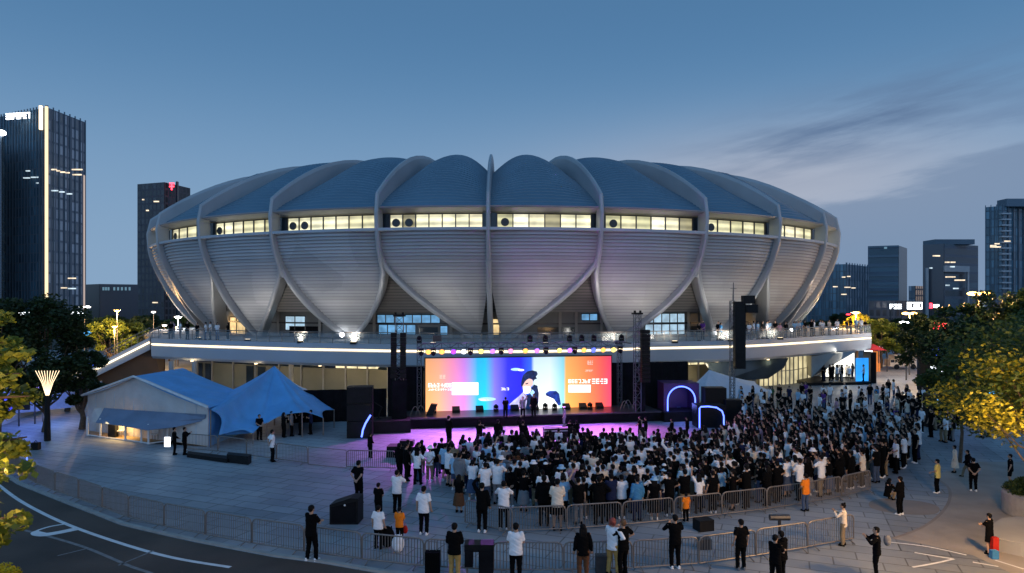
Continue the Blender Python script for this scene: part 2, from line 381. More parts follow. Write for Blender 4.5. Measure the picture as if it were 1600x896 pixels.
for k,(c,s0) in enumerate((((1,.93,.55),.75),((1,.95,.62),.95),((.95,.90,.50),.6),((1,.92,.6),.85),((.9,.8,.45),.35),((1,.95,.7),1.1))): M['pane%d'%k]=pane_mat('window_glow_%s'%'abcdef'[k],c,s0)
# ------------------------------------------------------------------ stadium
CX,CY=-2.0,88.0; A0,B0=41.2,30.0
ZB,ZL,ZW,ZR=5.2,15.1,16.5,16.95          # deck, top of lower shell, top of windows, roof edge
def ell(phi,e): return (CX+(A0-e)*math.cos(phi), CY-(B0-1.46*e)*math.sin(phi))
def einset(z): 
    t=max(0,(ZL-z)/(ZL-ZB)); return 5.4*t**1.55
def phi_for(px,e):
    best=None; sc=[(800+F*ell(PI*k/720,e)[0]/ell(PI*k/720,e)[1],PI*k/720) for k in range(-120,841)]
    hi_=max(sc)[1]; lo_=min(sc)[1]
    for k in range(0,3601):
        ph=hi_+(lo_-hi_)*k/3600; x,y=ell(ph,e); q=800+F*x/y
        if best is None or abs(q-px)<best[0]: best=(abs(q-px),ph)
    return best[1]
rib_px=[235.5,256,320,430,592,763,937,1098,1210,1281,1314]
phis=[phi_for(p,0) for p in rib_px]
phis[0]=phis[1]+.20; phis[-1]=phis[-2]-.17
eb=einset(ZB)
bpx=[318,350,408,550,762,766,962,1114,1188,1238]           # base point of each petal i (between rib i and i+1)
bphi=[phi_for(p,eb) for p in bpx]; bphi[0]=(phis[0]+phis[1])/2+.02; bphi[9]=(phis[9]+phis[10])/2-.02
bphi[4]=phis[5]+.030; bphi[5]=phis[5]-.030
# the far side carries the same petals
nb=9; span=2*PI-(phis[0]-phis[-1])
step=span/(nb+1)
back=[phis[-1]-step*(k+1) for k in range(nb)]
allr=phis+back+[phis[0]-2*PI]
allb=bphi+[(allr[i]+allr[i+1])/2 for i in range(10,10+nb+1)]
ZK=12.6
def edge_phi(i,side,z):                     # petal i, side 0 = left rib, 1 = right rib
    a=allr[i+side]; b=allb[i]
    if z>=ZK: return a
    t=(ZK-z)/(ZK-ZB); ex=1.3 if (i,side) in ((4,0),(5,1)) else 2.1 if (i,side) in ((3,1),(6,0)) else 1.6
    return a+(b-a)*t**ex
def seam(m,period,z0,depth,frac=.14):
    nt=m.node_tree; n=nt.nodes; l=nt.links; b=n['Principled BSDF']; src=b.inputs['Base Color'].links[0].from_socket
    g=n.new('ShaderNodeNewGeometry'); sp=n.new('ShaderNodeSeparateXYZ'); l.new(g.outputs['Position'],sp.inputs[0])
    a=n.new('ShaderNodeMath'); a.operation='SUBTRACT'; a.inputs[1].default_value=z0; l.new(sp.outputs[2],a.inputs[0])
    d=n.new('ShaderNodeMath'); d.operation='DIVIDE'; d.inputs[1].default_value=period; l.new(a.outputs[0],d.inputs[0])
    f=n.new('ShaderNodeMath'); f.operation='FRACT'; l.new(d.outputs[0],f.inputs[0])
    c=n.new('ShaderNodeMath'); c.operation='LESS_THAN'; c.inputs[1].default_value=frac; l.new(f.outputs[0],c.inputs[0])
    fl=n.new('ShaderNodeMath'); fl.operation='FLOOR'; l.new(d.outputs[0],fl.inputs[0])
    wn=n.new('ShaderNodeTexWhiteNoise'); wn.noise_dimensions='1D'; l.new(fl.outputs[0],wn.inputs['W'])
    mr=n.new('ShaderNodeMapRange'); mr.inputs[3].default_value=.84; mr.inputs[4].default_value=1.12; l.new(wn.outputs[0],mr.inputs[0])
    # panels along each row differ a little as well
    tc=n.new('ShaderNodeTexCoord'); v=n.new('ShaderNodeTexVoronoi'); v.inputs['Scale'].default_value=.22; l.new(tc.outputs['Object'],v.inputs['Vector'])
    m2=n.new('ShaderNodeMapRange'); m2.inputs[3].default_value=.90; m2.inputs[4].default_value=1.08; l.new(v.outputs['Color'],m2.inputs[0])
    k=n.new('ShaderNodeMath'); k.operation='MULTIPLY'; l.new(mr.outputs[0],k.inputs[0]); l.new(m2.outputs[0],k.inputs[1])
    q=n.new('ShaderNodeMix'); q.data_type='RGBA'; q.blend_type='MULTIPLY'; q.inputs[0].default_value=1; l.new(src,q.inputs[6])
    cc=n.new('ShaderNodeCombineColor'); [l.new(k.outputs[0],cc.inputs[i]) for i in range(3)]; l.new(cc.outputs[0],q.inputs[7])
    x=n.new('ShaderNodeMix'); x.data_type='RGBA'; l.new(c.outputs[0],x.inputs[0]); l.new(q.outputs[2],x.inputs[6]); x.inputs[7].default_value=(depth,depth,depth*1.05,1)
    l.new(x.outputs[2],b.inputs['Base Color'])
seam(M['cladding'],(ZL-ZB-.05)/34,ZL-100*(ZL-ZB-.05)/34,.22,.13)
seam(M['cladding_dark'],.27,0,.05,.2)
stadium=thing('stadium','silver ribbed bowl stadium with blue roof panels and glowing window band','stadium',(CX,CY-23,ZB))
def rprof(w):                               # roof height for inward fraction w
    q=min(w/.40,1.0); z=ZR+4.6*math.sin(PI/2*q)**.85
    if w>.40: z-= (w-.40)*3.0
    return z
def roofpt(phi,w,bul=0.0):
    x,y=ell(phi,-.15); k=1-w
    return Vector((CX+(x-CX)*k, CY+(y-CY)*k, rprof(w)+bul))
NP=len(allb)
for i in range(NP):
    front=i<10
    nx=16 if front else 8
    # lower petal, clapboard rows
    mb=MB(); nrow=34
    zs=[ZL-(ZL-ZB-.05)*k/nrow for k in range(nrow+1)]
    rows=[]
    for k in range(nrow):
        for z,off in ((zs[k],0.0),(zs[k+1],.11)):
            a=edge_phi(i,0,z); b=edge_phi(i,1,z)
            r=[]
            for j in range(nx+1):
                ph=a+(b-a)*j/nx; bul=.35*math.sin(PI*j/nx)*min(1,(z-ZB)/4)
                x,y=ell(ph,einset(z)-off-bul); r.append((x,y,z))
            rows.append(r)
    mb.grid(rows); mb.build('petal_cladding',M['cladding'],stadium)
    # sill ledge, window recess, soffit
    a,b=allr[i],allr[i+1]
    def arc(e,z,n=nx,a=a,b=b): return [(*ell(a+(b-a)*j/n,e),z) for j in range(n+1)]
    mb=MB(); mb.grid([arc(-.02,ZL-.25),arc(-.45,ZL-.20),arc(-.45,ZL+.03),arc(1.0,ZL+.05)]); mb.build('window_sill',M['fascia'],stadium)
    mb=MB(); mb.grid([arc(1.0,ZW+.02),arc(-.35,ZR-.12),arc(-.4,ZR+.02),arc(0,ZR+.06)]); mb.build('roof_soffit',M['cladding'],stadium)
    if front:
        n=max(3,[2,4,6,7,7,6,6,5,4,2][i]); 
        ia=a+(b-a)*.075; ib=b-(b-a)*.055
        ff=MB()
        for j in range(n+1):
            ph=ia+(ib-ia)*j/n; p=ell(ph,.58); ang=math.atan2(-(B0)*math.cos(ph),-(A0)*math.sin(ph))
            ff.box((p[0],p[1],(ZL+ZW)/2),(.09,.12,ZW-ZL-.04),ang)
        for zz in (ZL+.1,ZW-.06):
            pts=[(*ell(ia+(ib-ia)*j/12,.58),zz) for j in range(13)]; ff.tube(pts,.05,4)
        fr=ff.build('window_frame',M['dark_steel'],stadium)
        for j in range(n):
            p0=ia+(ib-ia)*j/n; p1=ia+(ib-ia)*(j+1)/n
            mb=MB(); mb.grid([[(*ell(q,.66),z) for q in (p0,(p0+p1)/2,p1)] for z in (ZL+.06,ZL+.42,ZL+.5,ZL+.8,ZL+.88,ZW)])
            mb.build('window_pane',M['pane%d'%([0,1,3,2,1,4,0,3,1,2,0,1,5][(i*7+j*3)%13])] if 'pane0' in M else M['booth_glow'],fr)
        # ventilation fans seen behind the first panes
        fans=[(j,) for j in ((0,1) if i in(3,4) else (0,))]
        for (j,) in fans:
            ph=ia+(ib-ia)*(j+.5)/n; p=ell(ph,.50); ang=math.atan2(-(B0)*math.cos(ph),-(A0)*math.sin(ph))
            nrm=Vector((math.sin(ang),-math.cos(ang),0)); mb=MB()
            mb.tube([Vector((p[0],p[1],ZL+.6))-nrm*0,Vector((p[0],p[1],ZL+.6))+nrm*.10],.36,14)
            mb.build('exhaust_fan',M['dark_steel'],fr)
        for q0,q1 in ((a,ia),(ib,b)):
            mb=MB(); mb.grid([[(*ell(q,.56),z) for q in (q0,q1)] for z in (ZL,ZW+.02)]); mb.build('window_end_panel',M['glass_dark'],stadium)
    else:
        mb=MB(); mb.grid([arc(.6,ZL),arc(.6,ZW+.05)]); mb.build('window_band',M['glass_dark'],stadium)
    # roof panel in fine steps
    mb=MB(); nw=56; rows=[]
    for k in range(nw):
        for w,off in ((.60*k/nw,.07),(.60*(k+1)/nw,0.0)):
            r=[]
            for j in range(nx+1):
                ph=a+(b-a)*j/nx; r.append(roofpt(ph,w,2.0*math.sin(PI*j/nx)*min(1,w/.2)+off))
            rows.append(r)
    mb.grid(rows); mb.build('roof_panel',M['roof'],stadium)
# recessed inner bowl, soffit and hall wall
nn=160
def ringp(e,z): return [(*ell(2*PI*k/nn,e),z) for k in range(nn)]
mb=MB(); rows=[]
zs=[13.2-(13.2-7.9)*k/20 for k in range(21)]
for k in range(20):
    rows.append(ringp(einset(zs[k])+1.0,zs[k])); rows.append(ringp(einset(zs[k+1])+.92,zs[k+1]))
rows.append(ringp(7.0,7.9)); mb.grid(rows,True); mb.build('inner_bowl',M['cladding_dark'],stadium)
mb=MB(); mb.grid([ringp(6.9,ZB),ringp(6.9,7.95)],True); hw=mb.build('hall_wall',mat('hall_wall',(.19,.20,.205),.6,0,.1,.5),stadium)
# ribs
def frame_at(phi):
    # outward horizontal normal and tangent
    x=math.cos(phi)/A0; y=-math.sin(phi)/B0; nn_=Vector((x,y,0)).normalized(); return nn_,Vector((-nn_.y,nn_.x,0))
def sweep(pts,nrm,tan,wd,dp,inn):
    mb=MB(); rows=[]
    for p,nv,t,a,b in zip(pts,nrm,tan,wd,dp):
        rows.append([p-t*a/2-nv*inn,p-t*a/2+nv*(b*.85),p-t*a*.25+nv*b,p+t*a*.25+nv*b,p+t*a/2+nv*(b*.85),p+t*a/2-nv*inn])
    mb.grid(rows,True); mb.face(rows[0][::-1]); mb.face(rows[-1]); return mb
def ribparts(i,phi,front):
    pts=[];nr=[];tn=[];wd=[];dp=[]
    hn,t=frame_at(phi)
    seq=[]
    for k in range(9):                       # below the rim
        z=ZK-1.2+(ZL-ZK+1.2)*k/8; x,y=ell(phi,einset(z)); dz=.3
        e1=einset(z+dz); e0=einset(z-dz); g=(e0-e1)/(2*dz); nv=(hn-Vector((0,0,1))*g).normalized()
        seq.append((Vector((x,y,z)),nv,.36,.70))
    seq.append((Vector((*ell(phi,-.05),ZW)),hn.copy(),.36,.75))
    for k in range(1,19):
        w=.62*(k/18)**1.5; p=roofpt(phi,w); q=roofpt(phi,w+.02)
        rad=Vector((p.x-CX,p.y-CY,0)).normalized(); d=(q-p).normalized(); nv=d.cross(t); 
        if nv.z<0 and w>.05: nv=-nv
        if nv.dot(rad)+nv.z<0: nv=-nv
        seq.append((p,nv.normalized(),(.34),1.10+.95*math.sin(PI*min(1,w/.5))))
    pts=[s[0] for s in seq]; sweep(pts,[s[1] for s in seq],[t]*len(seq),[s[2] for s in seq],[s[3] for s in seq],.5).build('rib',M['rib'],stadium,smooth=False)
for i in range(len(allr)-1): ribparts(i,allr[i],True)
def leg(i,side):
    seq=[]
    for k in range(17):
        z=ZK+.2-(ZK+.2-ZB)*k/16; ph=edge_phi(i,side,z); hn,t=frame_at(ph)
        x,y=ell(ph,einset(z)); g=(einset(z-.3)-einset(z+.3))/.6; nv=(hn-Vector((0,0,1))*g).normalized()
        ph2=edge_phi(i,side,z-.3); x2,y2=ell(ph2,einset(z-.3)); d=(Vector((x2,y2,z-.3))-Vector((x,y,z))).normalized()
        tt=nv.cross(d).normalized(); seq.append((Vector((x,y,z)),nv,tt,.42 if k<14 else .54,.45+.35*math.sin(PI*k/16)))
    sweep([s[0] for s in seq],[s[1] for s in seq],[s[2] for s in seq],[s[3] for s in seq],[s[4] for s in seq],.75).build('rib_leg',M['rib'],stadium)
for i in range(NP):
    for sd in (0,1):
        if (i,sd) in ((4,1),(5,0)): continue
        leg(i,sd)
# centre rib runs straight to the deck
seq=[]
ph=allr[5]; hn,t=frame_at(ph)
for k in range(13):
    z=ZK-(ZK-ZB)*k/12; x,y=ell(ph,einset(z)); g=(einset(z-.3)-einset(z+.3))/.6; seq.append((Vector((x,y,z)),(hn-Vector((0,0,1))*g).normalized()))
sweep([s[0] for s in seq],[s[1] for s in seq],[t]*13,[.46]*13,[.85]*13,.6).build('rib_leg',M['rib'],stadium)
# hall windows on the deck level
def hall_window(p0,p1,z0,z1,m,nm=3,two=False):
    a=phi_for(p0,6.9); b=phi_for(p1,6.9); k=6
    f=MB()
    for j in range(nm+1):
        p=ell(a+(b-a)*j/nm,6.82); f.box((p[0],p[1],(z0+z1)/2),(.09,.09,z1-z0))
    for zz in ((z0,(z0+z1)/2,z1) if two else (z0,z1)): f.tube([(*ell(a+(b-a)*j/k,6.82),zz) for j in range(k+1)],.045,4)
    fr=f.build('window_frame',M['dark_steel'],stadium)
    mb=MB(); mb.grid([[(*ell(a+(b-a)*j/k,6.86),z) for j in range(k+1)] for z in (z0,z1)]); mb.build('window_pane',m,fr)
M['pane_blue']=emit('pane_blue',(.22,.55,.95),.55,.4,1.2); M['pane_warm']=emit('pane_warm',(1,.72,.35),.7,.5,1.5); M['pane_pale']=emit('pane_pale',(.55,.80,1),.65,.35,1.2)
hall_window(590,688,6.75,7.6,M['pane_blue'],7); hall_window(592,650,5.6,6.6,M['pane_blue'],4); hall_window(688,700,5.6,6.5,M['pane_blue'],1)
hall_window(723,745,5.6,7.2,M['pane_warm'],2); hall_window(768,806,5.6,7.2,M['pane_warm'],3)
hall_window(908,933,7.0,7.7,M['pane_blue'],2); hall_window(1007,1069,5.5,7.7,M['pane_pale'],5,True)
hall_window(360,385,5.3,7.2,M['pane_warm'],2); hall_window(447,478,5.9,7.4,M['pane_pale'],2)
hall_window(1215,1235,5.3,7.0,M['pane_warm'],2)

for px in (435,500,585,705,722,748,812,875,900,940,1000,1075,1095,1160):
    a=phi_for(px,6.8); p=ell(a,6.78); mb=MB(); mb.box((p[0],p[1],6.55),(.28,.2,2.7)); mb.build('pilaster',M['concrete'],stadium)
for p0,p1,m_ in ((452,498,'black_cloth'),(840,898,'glass_dark'),(1080,1092,'glass_dark'),(655,684,'glass_dark'),(1165,1180,'glass_dark')):
    a=phi_for(p0,6.8); b=phi_for(p1,6.8); mb=MB(); mb.grid([[(*ell(a+(b-a)*j/5,6.80),z) for j in range(6)] for z in (5.25,6.35)]); mb.build('entrance_door',M[m_],stadium)
mb=MB(); mb.grid([[(*ell(PI*(.02+.96*j/90),6.74),z) for j in range(91)] for z in (6.62,6.78)]); mb.build('wall_band',M['dark_steel'],stadium)
# ------------------------------------------------------------------ terrace deck
LED=[(237,538.5),(300,541),(381,543.6),(460,546),(539,547.6),(614,549),(700,550),(780,550),(860,549.5),(940,547.6),(1013,545),(1060,544),(1110,543),(1160,541.6),(1210,539),(1261,535.6),(1310,532.3),(1361,528.5)]
ZLED=4.65
fp=[]
for p in LED:
    d=(CH-ZLED)*F/(p[1]-HZ); fp.append(Vector(((p[0]-800)/F*d,d,0)))
dense=[]
for i in range(len(fp)-1):
    p0=fp[max(0,i-1)];p1=fp[i];p2=fp[i+1];p3=fp[min(len(fp)-1,i+2)]
    for j in range(4):
        t=j/4; dense.append(.5*((2*p1)+(p2-p0)*t+(2*p0-5*p1+4*p2-p3)*t*t+(3*p1-p0-3*p2+p3)*t**3))
dense.append(fp[-1])
terrace=thing('terrace','long curved white terrace deck with glowing light strip and glass railing under the stadium','terrace',(0,57,0))
backp=[Vector((46,90,0)),Vector((50,100,0)),Vector((50,128,0)),Vector((-50,128,0)),Vector((-48,92,0)),Vector((-42,78,0))]
poly=dense+backp
bm=bmesh.new()
bm.faces.new([bm.verts.new((p.x,p.y,ZB)) for p in poly]); bm.faces.new([bm.verts.new((p.x*.985,p.y+.9,3.45)) for p in poly])
bmesh.ops.triangulate(bm,faces=bm.faces[:])
me=bpy.data.meshes.new('deck_slab'); bm.to_mesh(me); bm.free(); me.materials.append(M['concrete']); me.transform(Matrix.Translation((0,-57,0)))
o=bpy.data.objects.new('deck_slab',me); COL.objects.link(o); o.parent=terrace
def inn(p,q,d):                                # move p away from the viewer side by d
    return Vector((p.x*(1-d*.004),p.y+d,0))
ring_=dense+backp
mb=MB()
rows=[[Vector((p.x,p.y+.10,ZB+.05)) for p in ring_],[Vector((p.x,p.y-.12,ZB+.05)) for p in ring_],[Vector((p.x,p.y-.12,ZLED+.16)) for p in ring_],[Vector((p.x,p.y+.12,ZLED+.16)) for p in ring_],[Vector((p.x,p.y+.12,ZLED-.10)) for p in ring_],
      [Vector((p.x,p.y-.16,ZLED-.12)) for p in ring_],[Vector((p.x,p.y-.05,3.5)) for p in ring_],[Vector((p.x,p.y+.25,3.25)) for p in ring_],[Vector((p.x*.985,p.y+1.2,3.25)) for p in ring_]]
mb.grid(rows); mb.build('fascia',M['fascia'],terrace)
mb=MB(); mb.tube([Vector((p.x,p.y+.0,ZLED+.02)) for p in dense],.075,5); mb.build('light_strip',M['warm_led'],terrace)
# fascia joints
mb=MB()
# railing
mb=MB(); posts=MB(); glass=MB()
acc=0; last=None
rail=[Vector((p.x,p.y+.05,0)) for p in dense]
for i in range(len(rail)-1):
    a,b=rail[i],rail[i+1]; L=(b-a).length; ns=max(1,round(L/1.35)); 
    for k in range(ns):
        q=a.lerp(b,k/ns); posts.box((q.x,q.y,ZB+.5),(.05,.05,.95))
    glass.grid([[(a.x,a.y,ZB+.12),(b.x,b.y,ZB+.12)],[(a.x,a.y,ZB+.88),(b.x,b.y,ZB+.88)]])
mb.tube([(p.x,p.y,ZB+1.0) for p in rail],.045,5); mb.tube([(p.x,p.y,ZB+.55) for p in rail],.018,4)
mb.v_=0
i0=len(mb.v); mb.v+=posts.v; mb.f+=[tuple(q+i0 for q in f) for f in posts.f]; mb.mi+=posts.mi
mb.build('railing',M['steel'],terrace)
glass.build('railing_glass',M['rail_glass'],terrace)
# wall below the deck
wl=[Vector((p.x*.93,p.y+4.5,0)) for p in dense]
hall=thing('ground_floor_facade','olive glass and panel facade recessed below the terrace deck','facade',(0,62,0))
mb=MB(); mb.grid([[(p.x,p.y,0) for p in wl],[(p.x,p.y,2.55) for p in wl]]); mb.build('wall',M['olive_panel'],hall)
mb=MB(); mb.grid([[(p.x,p.y+.3,2.55) for p in wl],[(p.x,p.y+.3,3.5) for p in wl]]); mb.build('clerestory_glass',M['glass_dark'],hall)
M['clere']=emit('clerestory_lit',(1,.86,.5),.9,.4,1.2)
cum=0
cols=MB()
for i in range(0,len(wl)-1):
    a,b=wl[i],wl[i+1]; dd=b-a; ang=math.atan2(dd.y,dd.x); mid=(a+b)/2; px=800+F*mid.x/mid.y
    
    if i%2==0:
        mb=MB(); mb.box((a.x,a.y-.08,1.72),(.14,.16,3.44),ang); mb.build('mullion',M['concrete'],hall)
    if 530<px<590 or 1022<px<1110 or 1110<px<1150:
        mb=MB(); mb.box((mid.x,mid.y+.18,2.92),(dd.length*.88,.06,.62),ang); mb.build('lit_window',M['clere'],hall)
    elif 300<px<330 or 385<px<410 :
        mb=MB(); mb.box((mid.x,mid.y-.05,1.3),(dd.length*.6,.06,2.3),ang); mb.build('door',M['glass_dark'],hall)
for k,px in enumerate((268,304,455,1020,1178)):
    d=61 if px<900 else 66
    mb=MB(); q=GX(px,d+2.6); mb.tube([(q.x,q.y,0),(q.x,q.y,3.3)],.22,10); tag(mb.build('column',M['concrete'],loc=(q.x,q.y,0)),'round pale column under the terrace deck, %s of five from the left'%ordn(k),'column','columns under the terrace')
# bright glazed corner hall to the right
gl=thing('glazed_pavilion','warmly lit glazed pavilion wall under the right end of the deck','pavilion',G(1200,605))
pts=[G(1186,604),G(1215,602.5),G(1240,600),G(1268,594)]
M['pav_glow']=emit('pavilion_interior',(1,.86,.50),.55,.45,.8)
mb=MB(); mb.grid([[(p.x,p.y+.2,0) for p in pts],[(p.x,p.y+.2,3.35) for p in pts]]); mb.build('glass_wall',M['pav_glow'],gl)
for i in range(len(pts)-1):
    for k in range(4):
        q=pts[i].lerp(pts[i+1],k/4); mb=MB(); mb.box((q.x,q.y,1.68),(.09,.16,3.36)); mb.build('mullion',M['concrete'],gl)
mb=MB(); mb.tube([(p.x,p.y,1.5) for p in pts],.04,4); mb.build('transom',M['concrete'],gl)
mb=MB(); a=G(1140,612); mb.slab([P(1100,565,66.5),P(1232,560,68.5),P(1225,575,68.5),P(1200,592,68),P(1120,598,66.5)],(0,.35,0)); mb.build('sloped_canopy',M['glass_dark'],gl)
# sloping underside wall at the right end
sw=MB(); sw.slab([P(1268,557,73),P(1306,552,74),P(1268,590,73)],(2,6,0)); sw.slab([P(1268,557,73),P(1340,548,76),P(1268,590,74.5)],(1.5,5,0)); tag(sw.build('buttress',M['concrete'],loc=G(1268,590)),'sloping concrete buttress holding the right end of the deck','buttress')
# staircase on the left
st=thing('staircase','staircase climbing to the left end of the terrace with lit parapet','staircase',(-42,68,0))
T0=Vector((-36.2,68.4,ZB)); T1=Vector((-42.6,66.5,1.55)); wv=Vector((-1.6,5.0,0))
mb=MB(); ns=22
for k in range(ns):
    a=T0.lerp(T1,k/ns); b=T0.lerp(T1,(k+1)/ns); 
    mb.slab([(a.x,a.y,a.z),(b.x,b.y,a.z),(b.x,b.y,b.z-.5),(a.x,a.y,a.z-.6)],wv)
mb.build('steps',M['concrete'],st)
for s_i,off in enumerate((Vector((0,-.12,0)),wv)):
    a=T0+off; b=T1+off; mb=MB(); mb.slab([(a.x,a.y,a.z+.15),(b.x,b.y,b.z+.15),(b.x,b.y,b.z-1.0),(a.x,a.y,a.z-1.1)],(0,.12,0)); mb.build('parapet',M['fascia'],st)
    mb=MB(); mb.tube([a+Vector((0,0,1.1)),b+Vector((0,0,1.1))],.045,5)
    for k in range(13):
        q=a.lerp(b,k/12); mb.tube([q+Vector((0,.05,.1)),q+Vector((0,.05,1.1))],.02,4)
    mb.build('handrail',M['steel'],st)
mb=MB(); mb.tube([T0+Vector((0,-.2,-.35)),T1+Vector((0,-.2,-.35))],.08,5); L2=Vector((-38.0,62.5,1.0)); mb.tube([T1+Vector((0,-.2,-.35)),L2],.07,5); mb.build('light_strip',M['warm_led'],st)
mb=MB(); mb.slab([T1+Vector((-4.5,0,-.05)),T1+Vector((0,0,-.05)),L2+Vector((1.5,0,.1)),L2+Vector((-6.5,-1,.1))],(0,0,-.9)); mb.build('landing',M['concrete'],st)
mb=MB(); mb.slab([(-42.5,67.2,0),(-35.5,69.6,0),(-35.5,69.6,3.6),(-36.2,69.0,4.2),(-42.5,67.2,1.0)],(0,.3,0)); mb.build('side_wall',M['brown_wall'],st)
# ------------------------------------------------------------------ stage, in its own frame (u along the front, v away from the viewer)
SA=math.atan(.185); SC,SS=math.cos(SA),math.sin(SA); SO=Vector((-6.9,46.9,0))
def S(u,v,z=0.0): return Vector((SO.x+u*SC-v*SS, SO.y+u*SS+v*SC, z))
def u_at(px,v,):                      # u on line v seen at px
    k=(px-800)/F; return (k*(SO.y+v*SC)-(SO.x-v*SS))/(SC-k*SS)
HS=.72
stage=thing('stage','long low black concert stage in front of the stadium','stage',S(9,3))
mb=MB(); c=S(9.0,3.6,HS/2-.03); mb.box(c,(18.4,7.0,HS-.10),SA); mb.build('skirt',M['black_cloth'],stage)
mb=MB(); c=S(9.0,3.6,HS-.035); mb.box(c,(18.5,7.1,.09),SA); mb.build('deck',M['stage_floor'],stage)
mb=MB()
for u0 in (-2.35,):
    c=S(-1.35,-.15,.40); mb.box(c,(2.5,2.0,.8),SA)
tag(mb.build('tower_base',M['black'],loc=S(-1.35,-.15)),'black ballast platform under the left speaker tower','platform')
mb=MB(); c=S(19.7,.6,.36); mb.box(c,(2.9,2.0,.72),SA); tag(mb.build('tower_base',M['black'],loc=S(19.7,.6)),'black ballast platform beside the right speaker tower','platform')
# LED screen
U0,U1=u_at(665,3),u_at(955,3); ZS0,ZS1=.74,4.62
scr=thing('led_screen','giant glowing LED screen with orange, cyan and blue artwork at the back of the stage','screen',S((U0+U1)/2,3,ZS0))
def screen_mat():
    m,n,l=new_mat('screen_image'); b=n['Principled BSDF']; b.inputs['Base Color'].default_value=(.02,.02,.02,1); b.inputs['Roughness'].default_value=.4
    tc=n.new('ShaderNodeTexCoord'); sp=n.new('ShaderNodeSeparateXYZ'); l.new(tc.outputs['UV'],sp.inputs[0])
    nz=n.new('ShaderNodeTexNoise'); nz.inputs['Scale'].default_value=2.2; l.new(tc.outputs['UV'],nz.inputs['Vector'])
    a=n.new('ShaderNodeMath'); a.operation='MULTIPLY_ADD'; a.inputs[1].default_value=.0; l.new(nz.outputs['Fac'],a.inputs[0]); l.new(sp.outputs[0],a.inputs[2])
    a2=n.new('ShaderNodeMath'); a2.operation='SUBTRACT'; a2.inputs[1].default_value=.0; l.new(a.outputs[0],a2.inputs[0])
    cr=n.new('ShaderNodeValToRGB'); e=cr.color_ramp.elements
    st=[(0,(1,.46,.16)),(.07,(1,.46,.28)),(.14,(1,.32,.55)),(.20,(.66,.26,.85)),(.27,(.02,.55,.95)),(.31,(.01,.62,.90)),(.36,(.22,.20,.95)),(.43,(.02,.03,.95)),(.50,(.01,.015,.90)),(.557,(.02,.16,.92)),(.572,(.70,.95,1)),(.66,(.75,.97,1)),(.735,(.25,.75,.85)),(.745,(1,.50,.12)),(.86,(1,.27,.08)),(.95,(1,.12,.10)),(1,(.95,.06,.16))]
    e[0].position=st[0][0]; e[0].color=(*st[0][1],1); e[1].position=1; e[1].color=(*st[-1][1],1)
    for p_,c_ in st[1:-1]: q=e.new(p_); q.color=(*c_,1)
    l.new(a2.outputs[0],cr.inputs[0])
    # brighter towards the lower edge, broad glow spots in the artwork
    cr2=n.new('ShaderNodeValToRGB'); cr2.color_ramp.elements[0].color=(1.5,1.35,1.25,1); cr2.color_ramp.elements[1].color=(.85,.85,.95,1); l.new(sp.outputs[1],cr2.inputs[0])
    mx=n.new('ShaderNodeMix'); mx.data_type='RGBA'; mx.blend_type='MULTIPLY'; mx.inputs[0].default_value=1; l.new(cr.outputs[0],mx.inputs[6]); l.new(cr2.outputs[0],mx.inputs[7])
    l.new(mx.outputs[2],b.inputs['Emission Color']); b.inputs['Emission Strength'].default_value=1.0
    return m
me=bpy.data.meshes.new('display'); a,b_,c,d_=S(U0,3,ZS0),S(U1,3,ZS0),S(U1,3,ZS1),S(U0,3,ZS1)
off=Vector(scr['_o']); me.from_pydata([tuple(q-off) for q in (a,b_,c,d_)],[],[(0,1,2,3)])
uv=me.uv_layers.new(); 
for i,q in enumerate(((0,0),(1,0),(1,1),(0,1))): uv.data[i].uv=q
me.materials.append(screen_mat()); o=bpy.data.objects.new('display',me); COL.objects.link(o); o.parent=scr
mb=MB(); mb.box(S((U0+U1)/2,3.22,(ZS0+ZS1)/2),(U1-U0+.16,.36,ZS1-ZS0+.12),SA); mb.build('cabinet',M['black'],scr)
def spx(px,py,v=2.985):                # point of the screen face under a photo pixel
    u=u_at(px,v); q=S(u,v); return Vector((q.x,q.y,CH-(py-HZ)/F*q.y))
def spoly(name,pts,m,v=2.985,par=scr):
    mb=MB(); mb.face([spx(x,y,v) for x,y in pts]); return mb.build(name,m,par)
M['scr_white']=emit('screen_white',(1,.97,.95),1.5); M['scr_dark']=emit('screen_dark',(.006,.03,.12),.6,.8,5); M['scr_pale']=emit('screen_pale',(.62,.60,.95),.9,.5,2); M['scr_blue']=emit('screen_blue',(.01,.05,.35),.8,.8,4); M['scr_glow']=emit('screen_glow',(.35,.6,1),1.5); M['scr_peach']=emit('screen_peach',(1,.66,.55),.95)
def rect(x0,y0,x1,y1): return [(x0,y1),(x1,y1),(x1,y0),(x0,y0)]
spoly('caption_panel',rect(706,598,747.5,617.5),M['scr_white'])
spoly('caption_panel',rect(888,601.5,923,613.5),M['scr_white'])
def strokes(x0,x1,y0,y1,n,seed,m,name):
    r=random.Random(seed); mb=MB(); w_=(x1-x0)/n
    for k in range(n):
        xa=x0+k*w_; xb=xa+w_*.82; t=(y1-y0)*.17
        for q in range(3):
            yy=y0+(y1-y0)*(q*.5)*.83
            if r.random()<.85: mb.face([spx(x,y,2.98) for x,y in rect(xa if r.random()<.7 else xa+w_*.25,yy,xb,yy+t)])
        for q in range(2):
            if r.random()<.8:
                xx=xa+r.choice((0,.35,.62))*w_; mb.face([spx(x,y,2.975) for x,y in rect(xx,y0,xx+w_*.2,y1)])
    return mb.build(name,m,scr)
strokes(669,706,599,605.5,8,1,M['scr_white'],'caption_text'); strokes(669,706,607.5,610.5,10,2,M['scr_white'],'caption_text')
strokes(888,924,593,599,7,3,M['scr_white'],'caption_text'); strokes(925,950,592,600,4,4,M['scr_white'],'caption_text')
